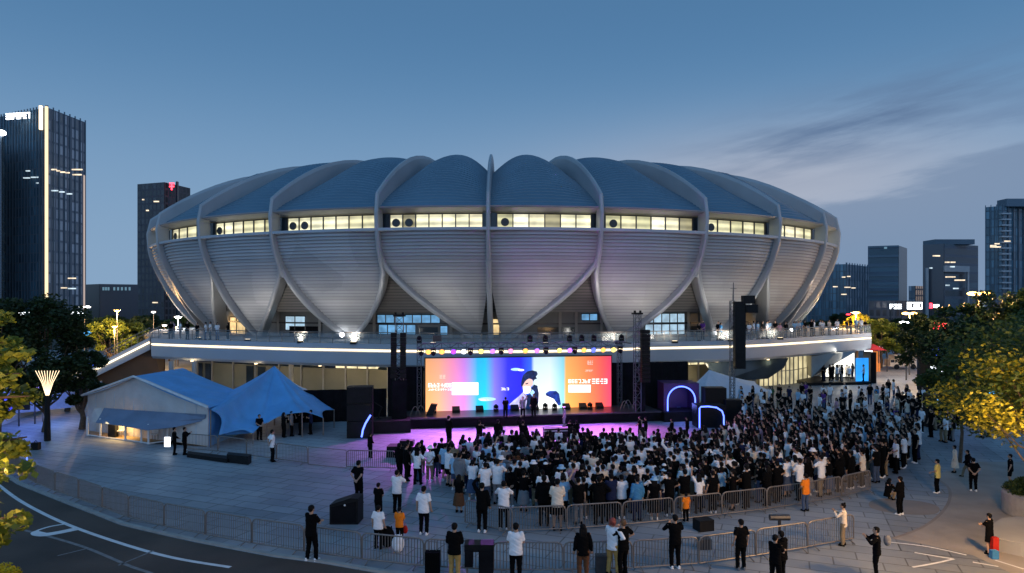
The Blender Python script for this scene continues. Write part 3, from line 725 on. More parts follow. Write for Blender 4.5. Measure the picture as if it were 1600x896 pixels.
strokes(687,697,586,592,2,5,M['scr_peach'],'logo_mark'); strokes(918,927,564,570,3,6,M['scr_peach'],'logo_mark'); strokes(914,927,578,581,4,8,M['scr_peach'],'logo_mark')
strokes(783,796,606,610,3,9,M['scr_white'],'caption_text')
def blob(name,cx,cy,rx,ry,m,v=2.98): spoly(name,[(cx+rx*math.cos(t),cy-ry*math.sin(t)) for t in [2*PI*k/20 for k in range(20)]],m,v)
blob('glow_spot',806,577.5,8,2.2,M['scr_glow']); blob('glow_spot',814,578.5,5,1.6,M['scr_white']); blob('glow_spot',761,624,14,3,M['scr_glow']); blob('glow_spot',757,625,8,1.8,M['scr_white'])
def cp(name,pts,m,v): spoly(name,[(594+x/3.419,500+y/3.419) for x,y in pts],m,v)
cp('portrait_chair',[(885,392),(905,380),(940,380),(956,396),(966,452),(948,462),(930,424),(900,412),(884,420)],M['scr_blue'],2.972)
cp('portrait_shirt',[(828,346),(846,362),(860,392),(885,404),(925,422),(945,448),(962,474),(880,482),(850,476),(838,440),(836,390)],M['scr_white'],2.970)
cp('portrait_body',[(800,398),(790,384),(806,366),(822,346),(840,352),(848,392),(846,440),(836,484),(772,484),(778,432),(776,404)],M['scr_dark'],2.966)
cp('portrait_arm',[(742,408),(766,384),(782,402),(784,440),(774,484),(752,484),(704,478),(690,452),(714,430)],M['scr_pale'],2.962)
cp('portrait_face',[(782,318),(800,312),(814,322),(816,344),(804,362),(788,372),(768,364),(756,354),(766,340),(770,324)],M['scr_peach'],2.960)
cp('portrait_hair',[(752,352),(756,322),(764,296),(786,276),(812,270),(836,276),(842,290),(832,304),(838,316),(826,318),(818,330),(812,318),(796,314),(784,320),(774,330),(766,344),(758,360)],M['scr_dark'],2.956)
cp('portrait_hand',[(762,362),(778,354),(800,358),(808,372),(798,392),(780,396),(766,386)],M['scr_white'],2.952)
cp('portrait_shade',[(776,340),(792,336),(790,342),(778,346)],M['scr_dark'],2.950); cp('portrait_shade',[(800,392),(814,372),(826,386),(814,410)],M['scr_glow'],2.958)
# dark drapes either side of the screen
def drape(name,u0,u1,v,h,label,z0=0):
    mb=MB(); n_=int((u1-u0)*5); rows=[[],[]]
    for k in range(n_+1):
        u=u0+(u1-u0)*k/n_; q=S(u,v+.06*math.sin(k*1.7)); rows[0].append((q.x,q.y,z0)); rows[1].append((q.x,q.y,h))
    mb.grid(rows); back=[[(p[0],p[1]+.08,p[2]) for p in r] for r in rows]; mb.grid(back); mb.grid([rows[1],back[1]])
    o=mb.build(name,M['black_cloth'],loc=S((u0+u1)/2,v)); tag(o,label,'drape'); return o
drape('backdrop_curtain',U1+.12,U1+6.6,3.6,4.05,'tall black pleated curtain right of the LED screen')
drape('backdrop_curtain',-1.6,U0-.12,3.6,4.0,'narrow black pleated curtain between left tower and LED screen')
drape('backdrop_curtain',-8.8,-1.7,4.2,2.35,'low black curtain fence behind the stacked speakers left of the stage')
# ------------------------------------------------------------------ towers
def lattice(mb,base,z0,z1,wd,rz=0.0,cell=.5,r=.03,rd=.016):
    cs,sn=math.cos(rz),math.sin(rz); h=wd/2
    cor=[Vector((base[0]+x*cs-y*sn,base[1]+x*sn+y*cs,0)) for x,y in ((-h,-h),(h,-h),(h,h),(-h,h))]
    for c_ in cor: mb.tube([(c_.x,c_.y,z0),(c_.x,c_.y,z1)],r,6)
    n_=max(1,round((z1-z0)/cell))
    for k in range(n_):
        za=z0+(z1-z0)*k/n_; zb=z0+(z1-z0)*(k+1)/n_
        for i in range(4):
            a,b=cor[i],cor[(i+1)%4]
            if k%2: a,b=b,a
            mb.tube([(a.x,a.y,za),(b.x,b.y,zb)],rd,4); mb.tube([(a.x,a.y,zb),(b.x,b.y,zb)],rd,4)
def line_array(par,base,z0,z1,wd,dp,n_,rz):
    for k in range(n_):
        h=(z1-z0)/n_; c=Vector((base[0],base[1],z0+h*(k+.5))); mb=MB(); mb.box(c,(wd,dp,h*.93),rz); 
        mb.box(c+Vector((math.sin(rz)*(dp/2+.012),-math.cos(rz)*(dp/2+.012),0)),(wd*.9,.02,h*.72),rz)
        mb.build('speaker_box',M['black'],par)
def wpx(px,d): return (px-800)/F*d
tl=thing('speaker_tower','tall lattice tower with black line array speakers left of the screen','speaker tower',S(-1.0,.1,.8))
bl=GX(624,47.0)
mb=MB(); lattice(mb,(bl.x,bl.y),.8,7.75,.55,SA); mb.build('mast',M['truss'],tl)
mb=MB(); mb.box((bl.x,bl.y,7.82),(.85,.7,.12),SA); mb.box((bl.x-.25,bl.y-.1,7.95),(.16,.16,.2),SA); mb.box((bl.x+.25,bl.y-.1,7.95),(.16,.16,.2),SA); mb.build('hoist_head',M['black'],tl)
line_array(tl,(bl.x-.32,bl.y-.42,0),3.55,6.65,.40,.34,10,SA); line_array(tl,(bl.x+.32,bl.y-.42,0),3.55,6.65,.40,.34,10,SA)
mb=MB(); mb.box((bl.x,bl.y-.05,2.1),(.98,.75,2.6),SA); mb.build('tower_cover',M['black_cloth'],tl)
br_=GX(1000,50.2)
tr=thing('speaker_tower','tall lattice tower with black line array speakers right of the screen','speaker tower',(br_.x,br_.y,0))
mb=MB(); lattice(mb,(br_.x-.2,br_.y),.72,7.85,.42,SA); mb.build('mast',M['truss'],tr)
mb=MB(); mb.box((br_.x-.2,br_.y,7.92),(.7,.55,.12),SA); mb.box((br_.x-.4,br_.y-.1,8.05),(.14,.14,.2),SA); mb.box((br_.x,br_.y-.1,8.05),(.14,.14,.2),SA); mb.build('hoist_head',M['black'],tr)
line_array(tr,(br_.x+.32,br_.y-.30,0),2.9,6.75,.62,.40,13,SA)
mb=MB(); mb.box((br_.x+.1,br_.y+.15,1.8),(.5,.5,2.2),SA); mb.build('tower_cover',M['black_cloth'],tr)
bm_=GX(1146,56)
tf=thing('speaker_mast','tall purple-lit mast with hanging black speakers above the right tent','speaker mast',(bm_.x,bm_.y,0))
mb=MB(); lattice(mb,(bm_.x-.1,bm_.y),0,8.9,.34,0,.5,.03,.016); mb.tube([(bm_.x-.02,bm_.y,8.9),(bm_.x,bm_.y,10.4)],[.07,.03],6); mb.tube([(bm_.x-.25,bm_.y,9.9),(bm_.x+.25,bm_.y,9.9)],.02,4); mb.build('mast',M['truss'],tf)
mb=MB(); mb.box((bm_.x+.45,bm_.y-.1,6.1),(.85,.6,5.5),0); mb.build('array_column',M['black'],tf)
for k,(dx,z,w_) in enumerate(((1.15,9.0,.95),(1.35,8.25,.95))):
    mb=MB(); mb.box((bm_.x+dx,bm_.y-.15,z),(w_,.7,.66),.1*k-.05); mb.build('speaker_box',M['black'],tf)
# ------------------------------------------------------------------ lighting truss over the stage
tz=5.70; ua,ub=u_at(651,.8),u_at(974,.8)
tt=thing('lighting_truss','horizontal lattice truss carrying coloured lamps across the stage top','truss',S((ua+ub)/2,.8,tz))
mb=MB()
def htruss(mb,ua,ub,v,z,h=.36):
    n_=26; 
    for dv in (-h/2,h/2):
        for dz in (-h/2,h/2): mb.tube([S(ua,v+dv,z+dz),S(ub,v+dv,z+dz)],.028,6)
    for k in range(n_):
        a=ua+(ub-ua)*k/n_; b=ua+(ub-ua)*(k+1)/n_; s0=-1 if k%2 else 1
        for dv in (-h/2,h/2): mb.tube([S(a,v+dv,z-s0*h/2),S(b,v+dv,z+s0*h/2)],.015,4); mb.tube([S(b,v+dv,z-h/2),S(b,v+dv,z+h/2)],.015,4)
        mb.tube([S(a,v-s0*h/2,z+h/2),S(b,v+s0*h/2,z+h/2)],.015,4)
htruss(mb,ua,ub,.8,tz); mb.build('lattice',M['truss'],tt)
for u_ in (u_at(655,3.4),u_at(968,3.4)):
    mb=MB(); q=S(u_,3.4); lattice(mb,(q.x,q.y),0.7,tz,.3,SA,.6,.025,.014); mb.tube([S(u_,.9,tz),S(u_,3.4,tz)],.05,6); mb.build('support_leg',M['truss'],tt)
LC={'orange':(1,.38,.08),'purple':(.33,.05,1),'white':(.95,.95,1),'yellow':(1,.70,.15),'pink':(1,.22,.42),'blue':(.10,.14,1),'violet':(.42,.15,1)}
for c_,v_ in LC.items(): M['lens_'+c_]=emit('lens_'+c_,v_,2.3)
lamps=[(669,'orange'),(690,'orange'),(708,'purple'),(724,'white'),(751,'yellow'),(769,'violet'),(797,'pink'),(820,'orange'),(838,'violet'),(873,'yellow'),(889,'violet'),(911,'orange'),(926,'blue'),(941,'orange'),(957,'yellow')]
spotC={0:(.75,.2,.9),2:(.5,.12,1),5:(.55,.15,1),6:(1,.25,.8),8:(.55,.15,1),10:(.7,.15,1),12:(.5,.1,1),13:(1,.2,.55)}
for i,(px,c_) in enumerate(lamps):
    u_=u_at(px,.8); q=S(u_,.62,tz-.42)
    t=thing('stage_lamp','%s glowing lamp, %s of fifteen lit lamps from the left under the stage truss'%(c_,ordn(i)),'stage lamp',q,'lit lamps under the stage truss')
    mb=MB(); nrm=Vector((SS,-SC,-.35)).normalized()
    mb.tube([q-nrm*.22,q-nrm*.02,q+nrm*.05],[.09,.17,.20],12); mb.build('housing',M['black'],t)
    mb=MB(); mb.tube([q+nrm*.051,q+nrm*.07],.185,14); mb.build('lens',M['lens_'+c_],t)
    mb=MB(); mb.tube([q+Vector((-.2,0,0)),q+Vector((-.2,0,.24)),q+Vector((.2,0,.24)),q+Vector((.2,0,0))],.018,4); mb.build('yoke',M['black'],t)
    if i in spotC:
        tgt=S(u_+(u_-9)*.12,-3.4 if i%2==0 else -5.6,0); light('SPOT','beam',q+nrm*.15,3300,spotC[i],t,tgt,.12,85,.8)
for u_,tx in ((4.0,V3(-2.5,58,13) if False else (4.5,58.5,11.0)),(12.5,(9.5,59.5,12.0))):
    q=S(u_,.8,tz+.35); light('SPOT','wash_light',q,850,(.85,.25,.9),tt,tx,.2,60,1.0)
def moving_head(u_,v,z,label,up=1,grp=None):
    q=S(u_,v,z); t=thing('moving_head_lamp',label,'moving head lamp',q,grp)
    mb=MB(); mb.box(q+Vector((0,0,.06*up)),(.34,.26,.12),SA); mb.build('base',M['black'],t)
    mb=MB()
    for s0 in (-1,1): mb.box(q+Vector((.15*s0*SC,.15*s0*SS,.26*up)),(.05,.14,.32),SA)
    mb.box(q+Vector((0,0,.14*up)),(.34,.14,.05),SA); mb.build('yoke',M['black'],t)
    mb=MB(); c=q+Vector((0,0,.36*up)); d=Vector((SS*.8,-SC*.8,-.3)); mb.tube([c-d*.2,c-d*.1,c+d*.12,c+d*.2],[.08,.14,.15,.12],10); mb.build('head',M['black'],t)
for i,px in enumerate((655,828,852,890,909,928,971)): moving_head(u_at(px,.8),.8,tz+.19,'unlit black moving head, %s of seven from the left on top of the truss'%ordn(i),1,'moving heads standing on the truss')
for i,px in enumerate((658,677,735,783,853,898,969)): moving_head(u_at(px,.8),.8,tz-.19,'unlit black moving head, %s of seven from the left hanging below the truss'%ordn(i),-1,'moving heads hanging from the truss')
mb=MB(); q=S(u_at(683,.8),.8,tz+.5); mb.box(q,(.6,.3,.42),SA); tag(mb.build('dimmer_box',M['dark_steel'],loc=q),'grey dimmer box on top of the stage truss, left','box')
# floor fixtures along the foot of the screen
for i,px in enumerate((678,852,775,920,865)):
    moving_head(u_at(px,2.3),2.3 if i<3 else 2.0,HS+.01,'unlit black moving head on the stage floor, %s'%('leftmost before the pink screen edge','right of the singer','left of the centre','before the orange screen half, between wedges','close to the portrait arm')[i],1,'moving heads on the stage floor')
def wedge(px,v,w_,label):
    u_=u_at(px,v); q=S(u_,v,HS+.012); mb=MB(); mb.slab([q+Vector((-w_/2*SC,-w_/2*SS,0)),q+Vector((-w_/2*SC+SS*-.4,-w_/2*SS+SC*.4,0)),q+Vector((-w_/2*SC+SS*-.4,-w_/2*SS+SC*.4,.42)),q+Vector((-w_/2*SC,-w_/2*SS,.18))],(w_*SC,w_*SS,0))
    tag(mb.build('stage_monitor',M['black'],loc=q),label,'speaker','monitor wedges on the stage')
for i,(px,w_) in enumerate(((713,.55),(750,.55),(805,.6),(836,.6),(886,.55),(912,.55),(938,.55))): wedge(px,2.1,w_,'black monitor wedge, %s of seven from the left at the screen foot'%ordn(i))
# cable loops / barrier arcs at both stage ends
for i,(px,c_) in enumerate(((652,'steel'),(978,'steel'),(1046-50,'steel'))):
    u_=u_at(px,1.6); mb=MB()
    for dx in (-.15,.25): 
        mb.tube([S(u_+dx-.35+.7*k/10,1.6+dx,HS+.02+.62*math.sin(PI*k/10)) for k in range(11)],.03,6)
    tag(mb.build('cable_guard',M['steel'],loc=S(u_,1.6,HS)),('bent metal hoops at the left end of the stage','bent metal hoops right of the screen','bent metal hoops beside the right tower base')[i],'hoop')
mb=MB(); q=S(u_at(665,1.2),1.2,HS+.01); mb.slab([q,q+Vector((.5,0,0)),q+Vector((.8,.1,.75)),q+Vector((.35,.1,.8))],(0,.5,0)); tag(mb.build('tilted_case',M['black'],loc=q),'tilted black flight case at the left end of the stage','case')
# ------------------------------------------------------------------ PA stack left with blue neon
q=GX(563,44.3)
t=thing('speaker_stack','three black speaker cabinets stacked left of the stage','speakers',q)
for k in range(3):
    mb=MB(); mb.box((q.x,q.y,.55+k*1.1),(1.6,1.1,1.06),.12); mb.box((q.x+.07,q.y-.56,.55+k*1.1),(1.4,.03,.9),.12); mb.build('speaker_cabinet',M['black'],t)
d=43.55; mb=MB(); mb.tube([P(565,684.5,d)+Vector((0,0,.05)),P(567,672,d),P(571,662,d),P(579,649,d)],.055,8); tag(mb.build('neon_tube',M['neon_core'],loc=P(565,683,d)),'short curved blue neon tube leaning on the left speaker stack','neon tube')
for k,(px,py,w_,h_) in enumerate(((592,668,.5,1.0),)):
    q=GX(px,46.5); mb=MB(); mb.tube([(q.x-.1,q.y,0),(q.x,q.y,1.1),(q.x+.2,q.y,1.6)],.05,6); mb.tube([(q.x+.2,q.y,1.6),(q.x-.5,q.y-.2,2.1)],.03,5); mb.ball((q.x,q.y,.45),(.35,.3,.45)); tag(mb.build('covered_stand',M['black'],loc=q),'black covered stand behind the left speaker stack','stand')
# sub boxes
for i,(px,d,w_,h_,dp,ry,lab) in enumerate(((633,38.6,1.9,.62,.9,-.05,'low black subwoofer case behind the left crowd barrier'),(636,39.6,.75,.28,.6,0,'small black case lying on the subwoofer case'),(868,44.2,1.55,.6,.7,.1,'black flight case with white edge in front of the stage'))):
    q=GX(px,d); z0=.62 if i==1 else 0
    if i==1: q=GX(636,38.7)
    mb=MB(); mb.box((q.x,q.y,z0+h_/2),(w_,dp,h_),ry); o=mb.build('equipment_case',M['black'],loc=(q.x,q.y,z0)); tag(o,lab,'case')
    if i==2:
        e=MB(); e.box((q.x,q.y-.36,.46),(1.6,.03,.05),ry); e.box((q.x+.15,q.y-.37,.22),(.05,.03,.44),ry); e.build('edge_trim',M['paint_white'],o)
# ------------------------------------------------------------------ neon portals right
def portal(px0,px1,py_top,d,label,boxd,mt,name='arch_portal'):
    x0=wpx(px0,d); x1=wpx(px1,d); h=CH-(py_top-HZ)/F*d; r=(x1-x0)/2; cx=(x0+x1)/2
    t=thing(name,label,'portal',(cx,d,0)); n_=16
    arc=[(cx-r*math.cos(PI*k/n_),h-r+r*math.sin(PI*k/n_)) for k in range(n_+1)]
    ox0,ox1,oz=x0-.28,x1+.30,h+.22; out=[(ox0,0)]+[(ox0+(ox1-ox0)*k/n_,oz) for k in range(n_+1)]+[(ox1,0)]
    inn_=[(x0,0)]+arc+[(x1,0)]
    out=[out[0]]+out[1:-1]+[out[-1]]
    mb=MB(); mb.grid([[(a,d,b) for a,b in out],[(a,d,b) for a,b in inn_],[(a,d+boxd,b) for a,b in inn_]]); mb.grid([[(a,d,b) for a,b in out],[(a,d+boxd,b) for a,b in out]])
    mb.face([(ox0,d+boxd,0),(ox1,d+boxd,0),(ox1,d+boxd,oz),(ox0,d+boxd,oz)]); mb.build('portal_box',mt,t)
    mb=MB(); mb.tube([(a,d-.06,max(.03,b)) for a,b in inn_],.05,8); mb.build('neon_tube',M['neon_core'],t)
    light('POINT','neon_light',(cx,d-.7,h*.6),110,(.18,.22,1),t,None,.5)
    return t
M['purple_board']=mat('purple_board',(.045,.012,.075),.5,0,.2,1)
portal(1043,1086,604,50.6,'tall arched portal outlined by a blue neon tube beside the stage',2.2,M['purple_board'])
d=47.4; x0,x1=wpx(1093,d),wpx(1131,d); zt=CH-(636-HZ)/F*d
t=thing('neon_box','low black box outlined by a blue neon frame right of the arched portal','neon frame',((x0+x1)/2,d,0))
mb=MB(); mb.box(((x0+x1)/2,d+.75,zt/2+.04),(x1-x0+.3,1.3,zt+.08)); mb.build('box',M['black'],t)
mb=MB(); mb.tube([(x0,d,.02),(x0,d,zt-.1),(x0+.1,d,zt),(x0+.6,d,zt+.03),(x1-.5,d,zt-.05),(x1-.12,d,zt-.3),(x1,d,zt-.65),(x1,d,.02)],.05,8); mb.build('neon_tube',M['neon_core'],t)
q=GX(1117,50.0); t=thing('speaker_stack','black stacked speaker cabinets behind the low neon frame','speakers',q)
for k in range(2): mb=MB(); mb.box((q.x,q.y+.3,.64+k*1.25),(1.55,1.1,1.22),0); mb.build('speaker_cabinet',M['black'],t)
mb=MB(); q=GX(1146,49.3); mb.box((q.x,q.y+.3,.85),(1.2,1.0,1.7)); tag(mb.build('equipment_case',M['black'],loc=q),'black upright case right of the low neon frame','case')
mb=MB(); q=GX(1066,51.7); mb.slab([(q.x-.75,q.y,.01),(q.x+.95,q.y,.01),(q.x+.1,q.y,.72),(q.x-.2,q.y,.72)],(0,.8,0)); tag(mb.build('covered_prop',M['grey_canvas'],loc=q),'grey covered prop inside the arched portal','prop')
# ------------------------------------------------------------------ tents
def tensile(name,label,peak,edge,m,pw=1.7,nr=14,sag=.0):
    E=[]; n_=len(edge)
    for i in range(n_):
        a,b=edge[i],edge[(i+1)%n_]
        for k in range(6):
            t=k/6; q=a.lerp(b,t); q=q+(peak-q)*(.10*math.sin(PI*t))*Vector((1,1,0)).length/1.414; q.z=a.z+(b.z-a.z)*t+.12*math.sin(PI*t); E.append(q)
    mb=MB(); rows=[]
    for r in range(nr+1):
        s=r/nr; rows.append([Vector((peak.x+(e.x-peak.x)*s,peak.y+(e.y-peak.y)*s,e.z+(peak.z-e.z)*(1-s)**pw+.02*math.sin(i*1.3)*s)) for i,e in enumerate(E)])
    mb.grid(rows,True); c=peak.copy(); c.z=0
    t=thing(name,label,'tent',(peak.x,peak.y,0)); o=mb.build('canopy',m,t,smooth=True)
    sm=o.modifiers.new('thick','SOLIDIFY'); sm.thickness=.03
    mb=MB(); mb.tube([(peak.x,peak.y,0),(peak.x,peak.y,peak.z-.05)],.06,8); mb.build('centre_pole',M['steel'],t)
    for i,e in enumerate(edge):
        if e.z>.4:
            mb=MB(); mb.tube([(e.x,e.y,0),(e.x,e.y,e.z)],.04,6); mb.build('edge_pole',M['steel'],t)
    return t
tensile('stretch_tent','bright blue stretch tent rising to a single peak between marquee and speakers',P(429,572,48.5),[P(340,617,46.5),P(329,641,40.9),P(342,680,40.6),P(395,677,42.0),P(417,661,43.4),P(472,645,44.2),P(505,653,44.8),P(522,640,47.5),P(478,607,51.5),P(400,607,51.5)],M['blue_canvas'],1.35)
tensile('canopy_tent','pale blue pyramid tent behind the right speaker mast',P(1108,578,59),[P(1080,603,57.5),P(1095,628,54.5),P(1145,632,55.5),P(1205,611,60),P(1180,596,64),P(1105,597,64)],M['pale_canvas'],1.25)
mb=MB(); a=P(345,679,41.9); mb.slab([P(345,650,43.0),P(352,680,42.2),P(398,677,42.6),P(390,668,42.9),P(365,655,43.4)],(0,.05,0)); tag(mb.build('tent_flap',M['blue_canvas'],loc=G(370,683)),'loose blue side flap hanging at the left foot of the stretch tent','tent flap')
# gable marquee with glazed porch
A_=GX(137,46.5); B_=GX(325,41.2); ez,rz_=2.45,3.95; bk=Vector((.3,5.5,0)); PK=(A_+B_)/2; PK=GX(214,(A_.y+B_.y)/2+.1); PK.z=rz_
mar=thing('marquee','large white gable marquee with blue-grey roof and lit glazed porch','marquee tent',((A_.x+B_.x)/2,(A_.y+B_.y)/2,0))
def up(v,z): return Vector((v.x,v.y,z))
mb=MB(); mb.slab([up(A_,0),up(B_,0),up(B_,ez),PK,up(A_,ez)],Vector((.02,.08,0))); mb.build('gable_wall',M['white_canvas'],mar)
for a in (A_,B_):
    mb=MB(); mb.slab([up(a,0)+Vector((0,.09,0)),up(a,ez)+Vector((0,.09,0)),up(a,ez)+bk,up(a,0)+bk],(.05,0,0)); mb.build('side_wall',M['white_canvas'] if a is A_ else M['blue_canvas'],mar)
ov=(B_-A_).normalized()*.25; f_=Vector((-.05,-.3,0))
for a,sg in ((A_,-1),(B_,1)):
    e=up(a,ez-.05)+ov*sg; mb=MB(); rows=[]
    for k in range(9):
        q=(PK+Vector((0,0,.04))).lerp(e,k/8); q.z-=.10*math.sin(PI*k/8); rows.append([q+f_,q+bk*.5,q+bk])
    mb.grid(rows); o=mb.build('roof',M['pale_canvas'] if sg<0 else M['blue_canvas'],mar); o.modifiers.new('thick','SOLIDIFY').thickness=.05
mb=MB(); mb.tube([up(A_,ez-.02)-ov+f_*1.1,PK+f_*1.1+Vector((0,0,.04)),up(B_,ez-.02)+ov+f_*1.1],.07,6); mb.build('gable_trim',M['paint_white'],mar)
mb=MB()
for k in range(1,12):
    t=k/12; q=A_.lerp(B_,t); zt_=ez+(rz_-ez)*(1-abs(t-.42)/.58 if t>.42 else t/.42); mb.tube([up(q,.0)+Vector((-.03,-.03,0)),up(q,zt_-.12)+Vector((-.03,-.03,0))],.018,4)
mb.build('seam',M['paint_worn'] if False else M['pale_canvas'],mar)
Q=[G(137,681),G(157,684),G(196,689),G(221,692.5),G(232,694.5),G(262,691),G(325,684)]
mb=MB(); mb.face([up(q,.03) for q in Q]+[up(B_,.03)+Vector((0,-.1,0)),up(A_,.03)+Vector((0,-.1,0))]); mb.build('porch_floor',M['wood_floor'],mar)
for i,q in enumerate(Q):
    mb=MB(); mb.box((q.x,q.y,.62),(.09,.09,1.24)); mb.build('porch_post',M['paint_white'],mar)
mb=MB(); mb.tube([up(q,.05) for q in Q],.05,4); mb.build('sill_rail',M['paint_white'],mar)
lo=[P(150,661,44.0),P(190,666,42.6),P(230,673,41.3),P(275,668,41.6),P(321,657,41.4)]; hi=[P(163,638,44.6),P(200,641,43.9),P(240,643.5,43.1),P(280,646,42.2),P(322,648,41.15)]
mb=MB(); mb.grid([[h for h in hi],[h.lerp(q,.5)+Vector((0,0,-.04)) for h,q in zip(hi,lo)],lo]); o=mb.build('awning',M['grey_canvas'],mar); o.modifiers.new('thick','SOLIDIFY').thickness=.03
mb=MB(); mb.face([P(147,639,44.9),P(160,638,44.7),P(156,660,44.1),P(139,660,44.9)]); o=mb.build('awning_side',M['white_canvas'],mar); o.modifiers.new('thick','SOLIDIFY').thickness=.03
light('AREA','porch_light',up(G(190,684),.95),70,(1,.62,.22),mar,up(G(185,684),0),1.5)
# furniture seen through the porch glazing
def stool(px,py,label,nm='chair'):
    q=G(px,py,.05); t=thing(nm,label,'chair',q)
    mb=MB(); mb.box((q.x,q.y,.42),(.42,.42,.05)); mb.build('seat',M['cloth_w'] if 'cloth_w' in M else M['paint_white'],t)
    mb=MB(); mb.box((q.x,q.y+.2,.66),(.42,.04,.42)); mb.build('backrest',M['paint_white'],t)
    for dx in (-.18,.18):
        for dy in (-.18,.18): mb=MB(); mb.tube([(q.x+dx,q.y+dy,.05),(q.x+dx,q.y+dy,.40)],.02,5); mb.build('leg',M['steel'],t)
stool(188,682,'white chair inside the lit marquee porch'); stool(240,688,'white chair in the dark right bay of the marquee porch')
mb=MB(); q=G(177,683,.05); mb.box((q.x,q.y,.5),(.45,.4,.9)); tag(mb.build('lectern',M['black'],loc=q),'dark lectern inside the lit marquee porch','lectern')
# ------------------------------------------------------------------ crowd barriers
def make_barrier(L,H=.98,dark=False):
    r=thing('crowd_barrier','x','barrier',(0,0,0)); m=M['steel']
    mb=MB(); h=L/2-.03; rr=.16
    pts=[(-h,0,.12),(-h,0,H-rr),(-h+rr*.3,0,H-rr*.3),(-h+rr,0,H),(h-rr,0,H),(h-rr*.3,0,H-rr*.3),(h,0,H-rr),(h,0,.12),(-h,0,.12)]
    mb.tube(pts,.027,6); fr=mb.build('frame',m,r)
    mb=MB(); n_=int(L/.105)
    for k in range(1,n_): x=-h+2*h*k/n_; mb.tube([(x,0,.12),(x,0,H)],.0135,4)
    mb.build('bars',m,r)
    for x in (-h+.25,h-.25):
        mb=MB(); mb.tube([(x,-.28,.02),(x,-.22,.05),(x,0,.13),(x,.22,.05),(x,.28,.02)],.02,5); mb.build('foot',m,r)
    return r
protoB=None
def barrier_line(pxs,Lw,label,group):
    global protoB
    w_=[G(*p) for p in pxs]; d=[0]
    for i in range(len(w_)-1): d.append(d[-1]+(w_[i+1]-w_[i]).length)
    n_=max(1,round(d[-1]/Lw)); L=d[-1]/n_
    def at(s):
        for i in range(len(d)-1):
            if s<=d[i+1]+1e-6: return w_[i].lerp(w_[i+1],(s-d[i])/(d[i+1]-d[i]))
        return w_[-1]
    pr=make_barrier(L); r=random.Random(3)
    for k in range(n_):
        o=pr if k==0 else copy_tree(pr)
        a=at(d[-1]*k/n_); b=at(d[-1]*(k+1)/n_); mid=(a+b)/2; q=b-a
        o.location=(mid.x,mid.y,0.0); o.rotation_euler=(0,0,math.atan2(q.y,q.x)+r.uniform(-.015,.015))
        o['label']=label%ordn(k); o['group']=group
    return pr
barrier_line([(-35,672),(-12,705),(12,735),(43,753),(75,767),(116,781),(167,800),(204,814),(250,825),(320,840),(380,851),(440,862),(518,872),(600,884),(700,893),(800,897),(900,896),(1010,892),(1108,885),(1195,871),(1279,857),(1334,846)],2.2,'steel barrier in the outer row between road and plaza, %s from the left','outer row of crowd barriers')
barrier_line([(733,822),(738,833),(760,836),(881,831),(980,824),(1060,816),(1181,802),(1279,787),(1340,774),(1360,768)],2.1,'steel barrier in the inner row behind the crowd, %s from the left','inner row of crowd barriers')
barrier_line([(291,704),(340,708),(400,716),(481,727)],2.3,'steel barrier in the short row by the marquee, %s from the left','barriers near the marquee')
barrier_line([(541,733),(575,733),(620,735)],2.0,'steel barrier left of the dense crowd, %s from the left','barriers at the left of the crowd')
# transparent mesh panel between the rows
a,b=G(482,727),G(541,733); t=thing('mesh_barrier','fine mesh barrier panel between the marquee barriers and the crowd','barrier',(a+b)/2)
mb=MB(); mb.tube([a+Vector((0,0,.05)),a+Vector((0,0,.98)),b+Vector((0,0,.98)),b+Vector((0,0,.05)),a+Vector((0,0,.05))],.022,6); mb.build('frame',M['steel'],t)
mb=MB()
for k in range(1,60): q=a.lerp(b,k/60); mb.tube([q+Vector((0,0,.06)),q+Vector((0,0,.97))],.003,3)
mb.build('mesh',M['steel'],t)
# ------------------------------------------------------------------ loose things on the plaza
def box_thing(name,px,py,w_,dp,h_,rz,m,label,cat,top=1.0):
    q=G(px,py); mb=MB(); mb.box((q.x,q.y,h_/2),(w_,dp,h_),rz,taper=top); o=mb.build(name,m,loc=q); tag(o,label,cat); return o
q=G(537,820); t=thing('subwoofer','black wedge-topped speaker standing alone on the plaza','speaker',q)
mb=MB(); mb.slab([q+Vector((-.55,0,0)),q+Vector((.55,0,0)),q+Vector((.55,0,1.0)),q+Vector((.25,0,1.02)),q+Vector((-.55,0,.76))],(.05,.75,0)); mb.build('cabinet',M['black'],t)
mb=MB(); mb.slab([q+Vector((-.48,-.02,.08)),q+Vector((.48,-.02,.08)),q+Vector((.48,-.02,.9)),q+Vector((-.48,-.02,.68))],(0,.02,0)); mb.build('grille',M['black_cloth'],t)
mb=MB(); mb.ball(q+Vector((.05,-.04,.76)),(.04,.02,.04),8,6); mb.build('badge',M['paint_white'],t)
q=G(335,719); mb=MB(); mb.slab([G(294,711),G(357,719),G(355,724),G(292,715)],(0,0,.22)); tag(mb.build('floor_ramp',M['black'],loc=q),'long flat black case lying by the marquee barriers','case')
q=G(375,724); mb=MB(); mb.slab([G(357,719.5),G(393,723),G(388,727),G(354,723)],(0,0,.45)); tag(mb.build('equipment_case',M['black'],loc=q),'short black case at the end of the long flat case','case')
q=G(265,707); mb=MB(); mb.box((q.x-.08,q.y-.1,.62),(.32,.06,.55)); tag(mb.build('display_board',M['lamp_white'] if False else M['sign_white'],loc=q),'small glowing white board beside two dark figures at the marquee','board')
